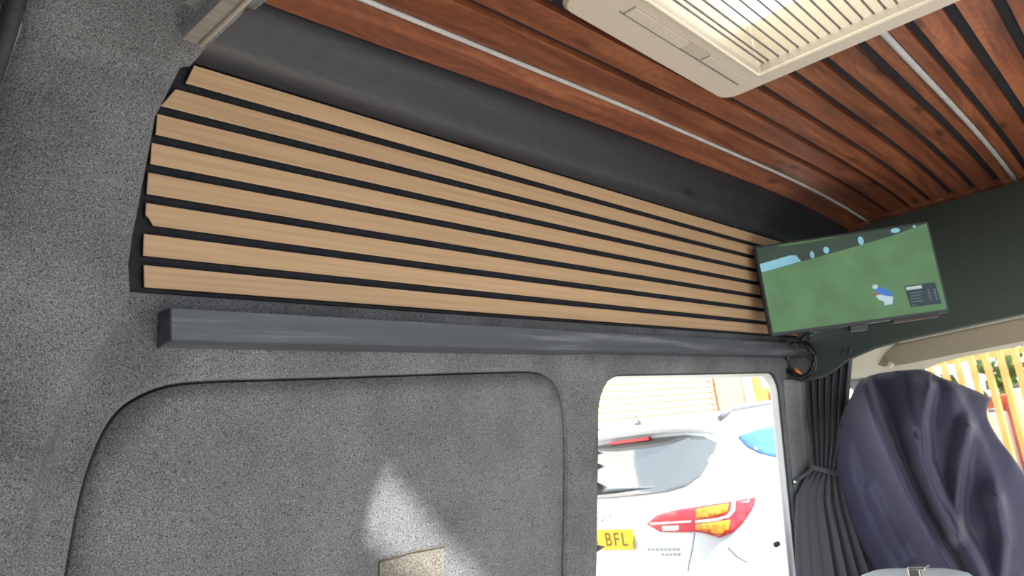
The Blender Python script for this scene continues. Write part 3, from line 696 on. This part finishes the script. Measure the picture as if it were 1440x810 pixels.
FOLD = [  # crease line, height, spread on its left, spread on its right
        ([(1216, 540), (1230, 585), (1252, 640), (1290, 720), (1345, 815), (1385, 890)], .050, 26, 11),
        ([(1186, 610), (1196, 670), (1222, 740), (1262, 810), (1290, 880)], .012, 40, 14),
        ([(1306, 545), (1296, 590), (1300, 650), (1330, 720), (1375, 795), (1410, 880)], .045, 20, 10),
        ([(1362, 600), (1352, 650), (1346, 700), (1348, 752)], .030, 13, 8),
        ([(1340, 548), (1385, 640), (1420, 740), (1440, 860)], .012, 20, 10),
        ([(1224, 690), (1243, 730), (1275, 790)], .016, 8, 14),
        ([(1262, 532), (1284, 600)], .014, 18, 8),
        ([(1403, 700), (1414, 760), (1407, 840)], .024, 16, 8)]
def pseg(p, a, b):
    ab = b-a; t = max(0, min(1, (p-a).dot(ab)/ab.length_squared)); q = p-a-ab*t
    return q.length, (1 if ab.x*q.y-ab.y*q.x < 0 else -1)
def jk(u, v):                                           # u top->bottom, v left->right
    T_, B_ = catmull(topc, v), catmull(botc, v); L_, R_ = catmull(lefc, u), catmull(rigc, u)
    p = T_*(1-u)+B_*u+L_*(1-v)+R_*v-(Vector(topc[0])*(1-u)*(1-v)+Vector(topc[-1])*(1-u)*v+Vector(botc[0])*u*(1-v)+Vector(botc[-1])*u*v)
    X = 2.49+(.10 if v < .5 else .05)*abs(2*v-1)**4+.07*(1-u)**9-.05*math.sin(math.pi*v)+.02*noise.noise((p.x*.02, p.y*.012, 1))
    for P, h, wl, wr in FOLD:
        d, sg = min(pseg(p, Vector(a), Vector(b)) for a, b in zip(P, P[1:])); X -= 1.9*h*math.exp(-(d/(.85*wr if sg > 0 else wl))**2)
    X += .004*noise.noise((p.x*.06, p.y*.03, 5))
    return onX(p.x, p.y, X)
jk_root = thing('draped_jacket', 'navy blue jacket draped over the passenger seat back', 'jacket', (2.5, .6, -.62))
grid('jacket_cloth', jk, 90, 80, navy, jk_root, thick=.004)
bm = bmesh.new(); b_tube(bm, [jk(.0, v/20)+Vector((.0, 0, -.001)) for v in range(21)], .004, 6); fromb('collar_seam', bm, navy, jk_root, True)
# far side of the jacket falling in front of the backrest
grid('front_panel', lambda u, w: Vector(jk(0, .1+.6*w)).lerp(Vector(jk(0, .1+.6*w))+Vector((.20, 0, -.5)), u)+Vector((.10*math.sin(math.pi*min(1, u*2)/2)*(1-u), 0, 0)), 10, 30, navy, jk_root, thick=.004)

# ------------------------------------------------------------------ sun visor
vz = thing('sun_visor', 'folded beige sun visor under the cab roof lining', 'visor', onX(1340, 490, 3.24))
vt = [(1226, 499), (1238, 489), (1300, 476), (1424, 450), (1500, 434), (1500, 466), (1440, 480), (1340, 499), (1270, 513), (1240, 516), (1228, 510)]
vp = [onX(x, y, 3.22) for x, y in vt]
bm = bmesh.new(); n = len(vp); A = [bm.verts.new(p) for p in vp]; B = [bm.verts.new(p+Vector((.022, 0, .004))) for p in vp]
bm.faces.new(A); bm.faces.new(B[::-1])
for i in range(n): bm.faces.new((A[i], A[(i+1) % n], B[(i+1) % n], B[i]))
bmesh.ops.recalc_face_normals(bm, faces=bm.faces); bmesh.ops.bevel(bm, geom=list(bm.edges), offset=.005, segments=2, affect='EDGES')
fromb('visor_flap', bm, visorm, vz)
p = onX(1252, 513, 3.21); bm = bmesh.new(); b_tube(bm, [p+Vector((-.012, 0, 0)), p, p+Vector((.03, 0, .01))], [.009, .012, .012], 12); fromb('pivot_knob', bm, creamlt, vz, True)

# ------------------------------------------------------------------ white bin with steel clip beneath the jacket
bc = onX(1245, 800, 2.05); bz = -.018
wb = thing('lidded_bin', 'white plastic lidded bin with a steel clip, in front of the draped seat', 'bin', (bc.x+.1, bc.y, -.95))
def rr3(cx, cy, hx, hy, r, z): return [(cx+a, cy+b, z) for a, b in rrect(-hx, hx, -hy, hy, r, 5)]
bm = bmesh.new(); LS = []
for hx, hy, z in ((.085, .115, -.95), (.10, .13, -.60), (.104, .134, -.473)): LS.append([bm.verts.new(q) for q in rr3(bc.x+.1, bc.y-.02, hx, hy, .05, z)])
bm.faces.new(LS[0][::-1])
for a, b in zip(LS, LS[1:]):
    for i in range(len(a)): bm.faces.new((a[i], a[(i+1) % len(a)], b[(i+1) % len(a)], b[i]))
bm.faces.new(LS[-1]); fromb('bin_body', bm, whitepl, wb, True)
bm = bmesh.new(); LS = []
for hx, hy, z in ((.108, .139, -.455), (.110, .141, -.445), (.108, .139, -.425), (.098, .128, -.410), (.075, .10, -.400), (.03, .05, -.397)): LS.append([bm.verts.new(q) for q in rr3(bc.x+.1, bc.y-.02, hx, hy, min(.06, hx*.6), z+bz)])
bm.faces.new(LS[0][::-1])
for a, b in zip(LS, LS[1:]):
    for i in range(len(a)): bm.faces.new((a[i], a[(i+1) % len(a)], b[(i+1) % len(a)], b[i]))
bm.faces.new(LS[-1]); fromb('bin_lid', bm, whitepl, wb, True)
p = onX(1287, 806, 2.045); bm = bmesh.new(); b_box(bm, p+Vector((-.012, -.015, -.05)), p+Vector((.0, .013, .012)), .003); b_box(bm, p+Vector((-.012, -.028, .008)), p+Vector((.03, .013, .016)), .003); fromb('steel_clip', bm, chrome, wb)

# ------------------------------------------------------------------ outside: ground
gd = box('ground', (-14, -30, -1.6), (40, 30, -1.5), asphalt); tag(gd, 'pale tarmac yard outside the van', kind='structure')

# ------------------------------------------------------------------ white car parked alongside
cf = Vector((.993, -.118, 0)).normalized(); cu = Vector((cf.y, -cf.x, 0))     # forward, right-hand side
pr = W(884, 760); pr = pr*(4.3/1.0)                                           # right edge of the number plate
PC = pr-cu*.26; CAR = Vector((PC.x, PC.y, -1.5))
def CL(u, v, w): return CAR+cu*u+cf*v+Vector((0, 0, w))
car = thing('white_car', 'white five-door car parked nose-forward outside the side window', 'car', CL(0, 2.3, 0))
ST = [(.22, .16, 4.50, .86), (.32, .05, 4.60, .90), (.50, -.02, 4.68, .93), (.68, -.03, 4.70, .935), (.76, .00, 4.70, .935), (.80, .05, 4.68, .93), (.86, .055, 4.64, .935), (.98, .055, 4.50, .94), (1.06, .07, 4.2, .935), (1.12, .10, 3.75, .925),
      (1.18, .16, 3.45, .905), (1.30, .27, 3.20, .855), (1.42, .38, 2.95, .80), (1.52, .46, 2.72, .745), (1.59, .50, 2.50, .695), (1.635, .56, 2.25, .63), (1.66, .70, 2.05, .53), (1.675, 1.0, 1.8, .38)]
def outline(r, f_, h, n=14):
    cr = min(.42, h*.55); cfz = min(.6, h*.7); o = []
    for k in range(n+1):                                # rear right corner
        a = math.pi/2*k/n; o.append((h-cr*.8+cr*.8*math.sin(a), r+cr*(1-math.cos(a))*1.0))
    for k in range(1, 8): t = k/8; o.append((h, lerp(r+cr, f_-cfz, t)))
    for k in range(n+1): a = math.pi/2*k/n; o.append((h-cfz+cfz*math.cos(a), f_-cfz+cfz*math.sin(a)))
    L = [(-x, v) for x, v in o[::-1]]
    return o+L
ST = [(w if w < 1.18 else 1.18+(w-1.18)*.86, a, b, c) for w, a, b, c in ST]; WT = ST[-1][0]
bm = bmesh.new(); RG = []
def st_interp(P, w):
    return tuple(interp(w, [(s[0], s[i]) for s in P]) for i in (1, 2, 3))
lev = sorted(set([s[0] for s in ST]+[lerp(.22, WT, k/40) for k in range(41)]))
for w in lev:
    r, f_, h = st_interp(ST, w); RG.append([bm.verts.new(CL(a, b, w)) for a, b in outline(r, f_, h)])
n = len(RG[0])
for a, b in zip(RG, RG[1:]):
    for i in range(n): bm.faces.new((a[i], a[(i+1) % n], b[(i+1) % n], b[i]))
bm.faces.new(RG[0][::-1]); bm.faces.new(RG[-1])
body = fromb('body', bm, carpaint, car, True)
BV = BVHTree.FromPolygons([v.co.copy() for v in body.data.vertices], [tuple(p.vertices) for p in body.data.polygons])
def hit(x, y):
    d = W(x, y).normalized(); r = BV.ray_cast(Vector((0, 0, 0)), d)
    if r[0] is None:
        q = BV.find_nearest(d*4.6); return q[0], q[1]
    return r[0], r[1]
def mirror(p):
    q = p-CAR; return p-cu*(2*q.dot(cu))
def decal(name, poly, mat, par, off=.004, step=6, mir=True, sub=None):
    """a panel lying on the car body, outlined as seen from the van window; its twin sits on the other side"""
    out = []
    dense = []
    for i in range(len(poly)):
        a, b = Vector(poly[i]), Vector(poly[(i+1) % len(poly)]); k = max(1, int((b-a).length/step))
        dense += [tuple(a.lerp(b, j/k)) for j in range(k)]
    v, f = cdt(dense, [], step); P = []
    for q in v:
        h, nr = hit(q.x, q.y)
        if nr.dot(h) > 0: nr = -nr
        P.append(h+nr*off)
    o = mesh(name, P, f, mat, par, True); out.append(o)
    if mir: out.append(mesh(name, [mirror(p) for p in P], [t[::-1] for t in f], mat, par, True))
    for o in out:
        s = o.modifiers.new('thickness', 'SOLIDIFY'); s.thickness = .003; s.offset = 0
    return out
gl = [(820, 626), (900, 619), (965, 613), (990, 615), (1010, 624), (1003, 644), (988, 669), (967, 684), (940, 692), (900, 697), (820, 703)]
RH = []
for q in gl[2:-1]:
    h = hit(*q)[0]-CAR; RH.append((h.dot(cu), h.z))
RH = [(0, RH[0][1]+.012)]+RH+[(0, RH[-1][1]-.006)]
def rear_panel(name, pts, mat, off, step):
    full = pts+[(-a, b) for a, b in pts[::-1] if abs(a) > 1e-6]
    v, f = cdt(full, [], step); P = []
    for q in v:
        h = BV.ray_cast(CL(q.x, -2, q.y), cf); nr = h[1] if h[1].dot(cf) < 0 else -h[1]; P.append(h[0]+nr*off)
    o = mesh(name, P, [tuple(t) for t in f], mat, car, True); sd = o.modifiers.new('thickness', 'SOLIDIFY'); sd.thickness = .003; sd.offset = 0
    return o
rear_panel('rear_window', RH, carglass, .009, .035)
bl_ = hit(878, 621)[0]; hb_ = bl_.z+1.5
bm = bmesh.new(); b_box(bm, (-.165, -.012, -.010), (.165, .02, .010), .004)
M5 = Matrix.Translation(CL(0, (bl_-CAR).dot(cf)-.02, hb_)) @ Matrix(((cu.x, cf.x, 0, 0), (cu.y, cf.y, 0, 0), (0, 0, 1, 0), (0, 0, 0, 1)))
bmesh.ops.transform(bm, matrix=M5, verts=bm.verts); fromb('brake_light', bm, redlens, car)
lamp = decal('tail_lamp', [(911, 737), (925, 725), (950, 718), (976, 714), (1020, 707), (1062, 699), (1060, 712), (1045, 735), (1030, 748), (1012, 756), (1000, 752), (985, 748), (960, 748.5), (930, 748)], redlens, car, .008, 6)
for m in (0, 1):
    pass
def lampbit(name, poly, mat, off): 
    o = decal(name, poly, mat, lamp[0], off, 5, False)[0]
lampbit('amber_lens', [(979, 717), (1000, 713), (1024, 709), (1023, 720), (1010, 726), (979, 730)], orangelens, .012)
lampbit('amber_lens', [(979, 738), (1000, 735), (1026, 731), (1024, 744), (1012, 753.5), (998, 748), (979, 746)], orangelens, .012)
lampbit('light_guide', [(915, 735.5), (973, 732.5), (973, 735), (918, 738.5)], clearlens, .012)
lampbit('light_guide', [(979, 732.5), (1004, 730), (1020, 726), (1027, 718), (1028, 707), (1033, 706), (1032.5, 719), (1025, 728), (1006, 734), (979, 736)], clearlens, .013)
lampbit('reversing_lens', [(933, 740), (957, 739), (957, 746.5), (934, 747)], clearlens, .012)
decal('quarter_window', [(1037, 615), (1060, 606), (1083, 600), (1095, 598), (1095, 644), (1083, 642), (1065, 637), (1050, 629)], reflglass, car, .005, 6)
# side windows further forward, bumper, seams
def side_panel(name, pts, mat, off=.004):
    for s in (1, -1):
        P = []
        v, f = cdt(pts, [], .12)
        for q in v:
            o_ = CL(3*s, q.x, q.y); r = BV.ray_cast(o_, cu*(-s)); P.append((r[0] if r[0] else BV.find_nearest(o_)[0])+cu*(s*off))
        o = mesh(name, P, [tuple(t) for t in f], mat, car, True); sd = o.modifiers.new('thickness', 'SOLIDIFY'); sd.thickness = .003; sd.offset = 0
side_panel('rear_door_window', [(1.25, 1.14), (2.05, 1.12), (2.05, 1.50), (1.45, 1.50), (1.25, 1.38)], carglass)
side_panel('front_door_window', [(2.12, 1.12), (2.95, 1.10), (2.55, 1.40), (2.35, 1.50), (2.12, 1.51)], carglass)
for s in (1, -1):
    tube('roof_rail', [CL(s*.61, .58, 1.555), CL(s*.61, .72, 1.60), CL(s*.605, 1.5, 1.625), CL(s*.59, 2.1, 1.61), CL(s*.58, 2.3, 1.56)], .018, greytrim, car, 8)
bm = bmesh.new()                                        # spoiler over the rear window
A = []
for k in range(13):
    u = lerp(-.60, .60, k/12); e = .05*abs(u/.6)**3
    A.append([bm.verts.new(CL(u, .40+e*2, 1.545-e)), bm.verts.new(CL(u, .60, 1.582-e)), bm.verts.new(CL(u, .60, 1.50-e)), bm.verts.new(CL(u, .42+e*2, 1.522-e))])
for a, b in zip(A, A[1:]):
    for i in range(4): bm.faces.new((a[i], a[(i+1) % 4], b[(i+1) % 4], b[i]))
bm.faces.new(A[0]); bm.faces.new(A[-1][::-1]); fromb('spoiler', bm, carpaint, car)
fin = onX(908, 596, CL(0, .75, 0).x); fb0 = CL(-.04, .66, 1.585)
tube('roof_aerial', [fb0, fb0+cf*-.04+Vector((0, 0, .03)), fb0+cf*-.15+Vector((0, 0, .19))], [.012, .006, .0025], greytrim, car, 8)
box_ = bmesh.new(); b_box(box_, (-.03, -.05, 0), (.03, .07, .025), .008); bmesh.ops.transform(box_, matrix=Matrix.Translation(fb0-Vector((0, 0, .008))) @ Matrix.Rotation(math.atan2(cf.y, cf.x)-math.pi/2, 4, 'Z'), verts=box_.verts); fromb('aerial_base', box_, greytrim, car)
def seam(name, P, r=.003, mat=greytrim):
    for mir in (0, 1):
        pts = []
        for a, b in zip(P, P[1:]):
            for k in range(4): pts.append(Vector(a).lerp(Vector(b), k/4))
        pts.append(Vector(P[-1])); pts = [hit(*p)[0] for p in pts]
        if mir: pts = [mirror(p) for p in pts]
        tube(name, pts, r, mat, car, 5)
seam('tailgate_seam', [(977, 749), (973, 775), (969, 792), (966, 815)])
seam('bumper_seam', [(1024, 769), (1036, 782), (1050, 790), (1082, 790)])
tube('wiper_arm', [hit(833, 691)[0]+cf*-.03, hit(870, 688)[0]+cf*-.025, hit(920, 685)[0]+cf*-.012], [.014, .012, .006], greytrim, car, 6)
# number plate
zp = pr.z; pl_ = bmesh.new()
ph = .056
pt = BV.ray_cast(CL(0, -2, zp+1.5), cf)[0]; vd = (pt-CAR).dot(cf)
for a in [0]:
    M4 = Matrix((( cu.x, cf.x, 0, 0), (cu.y, cf.y, 0, 0), (0, 0, 1, 0), (0, 0, 0, 1)))
    b_box(pl_, (-.26, -.006, -ph), (.26, .006, ph), .003)
    M4 = Matrix.Translation(CL(0, vd-.02, zp+1.5)) @ M4
    bmesh.ops.transform(pl_, matrix=M4, verts=pl_.verts)
plate = fromb('number_plate', pl_, yellow, car)
def text(name, s, size, M, mat, par, ext=.001, align='CENTER', sx=1.0):
    cu_ = bpy.data.curves.new(name, 'FONT'); cu_.body = s; cu_.size = size; cu_.extrude = ext; cu_.align_x = align; cu_.align_y = 'CENTER'
    to = bpy.data.objects.new(name+'_tmp', cu_); COL.objects.link(to)
    me = bpy.data.meshes.new_from_object(to.evaluated_get(bpy.context.evaluated_depsgraph_get()))
    bpy.data.objects.remove(to)
    me.transform(Matrix.Diagonal((sx, 1, 1, 1))); me.transform(M); me.materials.clear()
    return link(name, me, mat, par)
RX = Matrix.Rotation(math.pi/2, 4, 'X')
for ch, off_ in (('3', -.045), ('B', .060), ('F', .122), ('L', .182)): text('plate_character', ch, .106, M4 @ Matrix.Translation((off_+.022, -.0065, -.002)) @ RX, plateink, plate, .001, 'CENTER', .92)
badge = noise_mat('dull_chrome_badge', (.26, .27, .28), (.34, .35, .36), (50, 50, 50), 2, .4)
# small grey badge letters under the lamp (too small to read) and oval emblem edge
for r_, (y0, x0, x1, nb) in enumerate(((773, 911, 958, 8), (780, 931, 959, 5))):
    for k in range(nb):
        xa = lerp(x0, x1, k/nb); wdt = (x1-x0)/nb*.62; yy = y0-.01*(xa-x0)
        P = [hit(*q)[0]-cf*.003 for q in ((xa, yy-2), (xa+wdt, yy-2), (xa+wdt, yy+1.6), (xa, yy+1.6))]
        mesh('badge_letter', P, [(0, 1, 2, 3)], badge, car)
ep = CL(0, 0, .985+.13); bm = bmesh.new(); er = BV.ray_cast(CL(0, -2, 1.085), cf)[0]
b_tube(bm, [er+cu*(.085*math.cos(t))+Vector((0, 0, .045*math.sin(t)))-cf*.01 for t in [2*math.pi*k/24 for k in range(24)]], .007, 6, True)
b_tube(bm, [er+cu*-.035-cf*.01+Vector((0, 0, -.035)), er+cu*-.02-cf*.01+Vector((0, 0, .038))], .007, 6); b_tube(bm, [er+cu*.02-cf*.01+Vector((0, 0, -.038)), er+cu*.035-cf*.01+Vector((0, 0, .035))], .007, 6)
fromb('oval_emblem', bm, chrome, car, True)
for s in (1, -1):
    for v in (1.0, 3.72):
        c0 = CL(s*.80, v, .36); bm = bmesh.new(); R = []
        prof = [(.18, -.09), (.33, -.11), (.36, -.08), (.36, .08), (.33, .11), (.18, .09)]
        for k in range(28):
            a = 2*math.pi*k/28; R.append([bm.verts.new(c0+cu*o_+cf*(r*math.cos(a))+Vector((0, 0, r*math.sin(a)))) for r, o_ in prof])
        for k in range(28):
            A_, B_ = R[k], R[(k+1) % 28]
            for i in range(6): bm.faces.new((A_[i], A_[(i+1) % 6], B_[(i+1) % 6], B_[i]))
        w_ = fromb('tyre', bm, tyre, car, True)
        bm = bmesh.new(); b_tube(bm, [c0-cu*.07, c0+cu*.07], .045, 12)
        for k in range(5):
            a = 2*math.pi*k/5; b_tube(bm, [c0+cu*(s*.06), c0+cu*(s*.07)+cf*(.21*math.cos(a))+Vector((0, 0, .21*math.sin(a)))], .022, 6)
        fromb('wheel', bm, alu, w_, True)

# ------------------------------------------------------------------ building across the yard
BY = 5.2; sc = BY/7.5
bl = thing('warehouse', 'cream and salmon industrial unit with roller shutter behind the car', 'building', (10, BY, -1.5))
XS0, XS1 = 10.0*sc-2.0, 15.36*sc
box('wall', (XS0-4, BY+.25, -1.5), (XS1+9, BY+.6, 3.2), whitewall, bl)
sh = box('shutter_box', (XS0-.05, BY+.15, 2.3), (XS1, BY+.45, 2.65), shutm, bl, .01)
me = None; z = -1.45
while z < 2.3:
    if me is None:
        bm = bmesh.new(); R = []
        for X in (XS0, XS1): R.append([bm.verts.new((X, BY+.25+dy, dz)) for dy, dz in ((0, 0), (-.040, .010), (-.046, .034), (-.038, .060), (0, .076))])
        for k in range(4): bm.faces.new((R[0][k], R[0][k+1], R[1][k+1], R[1][k]))
        bm.faces.new(R[0]); bm.faces.new(R[1][::-1])
        o = fromb('shutter_slat', bm, shutm, bl); me = o.data
    else: o = link('shutter_slat', me, shutm, bl)
    o.location.z = z; z += .086
box('shutter_guide', (XS1, BY+.20, -1.5), (XS1+.10, BY+.28, 2.65), brickm, bl, .01)['label'] = 'dark red shutter guide post'
box('brick_pier', (XS1+.10, BY+.17, -1.5), (XS1+1.0, BY+.4, 3.2), brickm, bl)
box('white_post', (XS1+1.0, BY+.12, -1.5), (XS1+1.3, BY+.4, 3.2), whitewall, bl, .01)
fr_ = box('door_frame', (XS1+1.3, BY+.10, -1.5), (XS1+1.62, BY+.4, 3.2), orangep, bl, .01)
box('door_sill', (XS1+1.62, BY+.10, -1.5), (XS1+4, BY+.4, .55), orangep, bl, .01)
box('white_door', (XS1+1.62, BY+.16, .55), (XS1+4, BY+.3, 3.1), whitewall, bl, .01)

# ------------------------------------------------------------------ yellow fence ahead of the van
FX = 10.4
fe = thing('palisade_fence', 'yellow painted palisade fence seen through the windscreen', 'fence', (FX, 1.5, -1.5))
bm = bmesh.new(); w_ = .036
pf = [(-w_, 0), (-w_*.55, -.014), (0, -.006), (w_*.55, -.014), (w_, 0)]
A = [bm.verts.new((dx, dy, 0)) for dy, dx in pf]; B = [bm.verts.new((dx, dy, 2.25)) for dy, dx in pf]; Cc = bm.verts.new((0, 0, 2.42))
for k in range(4): bm.faces.new((A[k], A[k+1], B[k+1], B[k])); bm.faces.new((B[k], B[k+1], Cc))
pk = None; y = -3.2
while y < 3.9:
    if pk is None: o = fromb('picket', bm, fencem, fe); pk = o.data; sd = o.modifiers.new('thickness', 'SOLIDIFY'); sd.thickness = .006; sd.offset = 1
    else:
        o = link('picket', pk, fencem, fe); sd = o.modifiers.new('thickness', 'SOLIDIFY'); sd.thickness = .006; sd.offset = 1
    o.location = (FX, y, -1.5); y += .150
for z in (-1.15, .42): box('fence_rail', (FX+.01, -3.3, z-.035), (FX+.05, 3.95, z+.035), fencem, fe, .004)
for y in (-2.9, -.2, 2.5): box('fence_post', (FX+.05, y-.05, -1.5), (FX+.15, y+.05, .95), fencem, fe, .005)

# shrubs and stored things behind the fence
def bush(c, r, h, label):
    t = thing('bush', label, 'bush', (c[0], c[1], -1.5), 'bushes behind the fence')
    bm = bmesh.new()
    for i in range(520):
        d = Vector((random.gauss(0, 1), random.gauss(0, 1), random.gauss(0, 1))).normalized()*random.uniform(.55, 1)
        p = Vector((c[0]+d.x*r, c[1]+d.y*r, -1.5+h*.55+d.z*h*.5)); s = random.uniform(.10, .19)
        a = Vector((random.uniform(-1, 1), random.uniform(-1, 1), random.uniform(-1, 1))).normalized(); b = a.orthogonal().normalized(); cx = a.cross(b)
        q = [bm.verts.new(p+b*s), bm.verts.new(p+cx*s*.5+a*.02), bm.verts.new(p-b*s), bm.verts.new(p-cx*s*.5+a*.02)]; bm.faces.new(q)
    fo = fromb('foliage', bm, leafm, t, recalc=False); fo['kind'] = 'stuff'
    tube('stem', [(c[0], c[1], -1.5), (c[0]+.1, c[1], -1.5+h*.6)], [.06, .02], stemm, t, 6)
bush((13.2, 3.9, 0), 1.15, 3.4, 'tall green bush behind the fence, nearest the warehouse')
bush((13.9, 1.5, 0), 1.05, 2.9, 'rounded green bush behind the fence, beside the red container')
bush((14.0, -1.2, 0), 1.3, 3.3, 'broad green bush behind the fence, beyond the red container')
cn = thing('red_container', 'low rust red storage container behind the fence', 'container', (12.0, 1.2, -1.5))
box('container_body', (11.6, .2, -1.35), (12.3, 2.35, -.05), redm, cn, .02)
for k in range(9): box('container_rib', (11.57, .28+.23*k, -1.3), (11.61, .38+.23*k, -.1), redm, cn, .004)
box('container_skid', (11.6, .3, -1.5), (12.3, 2.25, -1.34), greytrim, cn, .01)
for i, (yy, hh) in enumerate(((1.95, 1.25), (1.55, 1.5))):
    t = thing('white_drum', ('squat' if i == 0 else 'tall')+' white drum between the fence and the red container', 'drum', (11.1, yy, -1.5))
    bm = bmesh.new(); b_tube(bm, [(11.1, yy, -1.5), (11.1, yy, -1.47), (11.1, yy, -1.5+hh-.03), (11.1, yy, -1.5+hh)], [.15, .165, .165, .15], 20); fromb('drum_body', bm, whitepl, t, True)
    bm = bmesh.new(); b_tube(bm, [(11.1, yy, -1.5+hh), (11.1, yy, -1.5+hh+.05)], [.13, .12], 20); fromb('drum_lid', bm, greytrim, t, True)
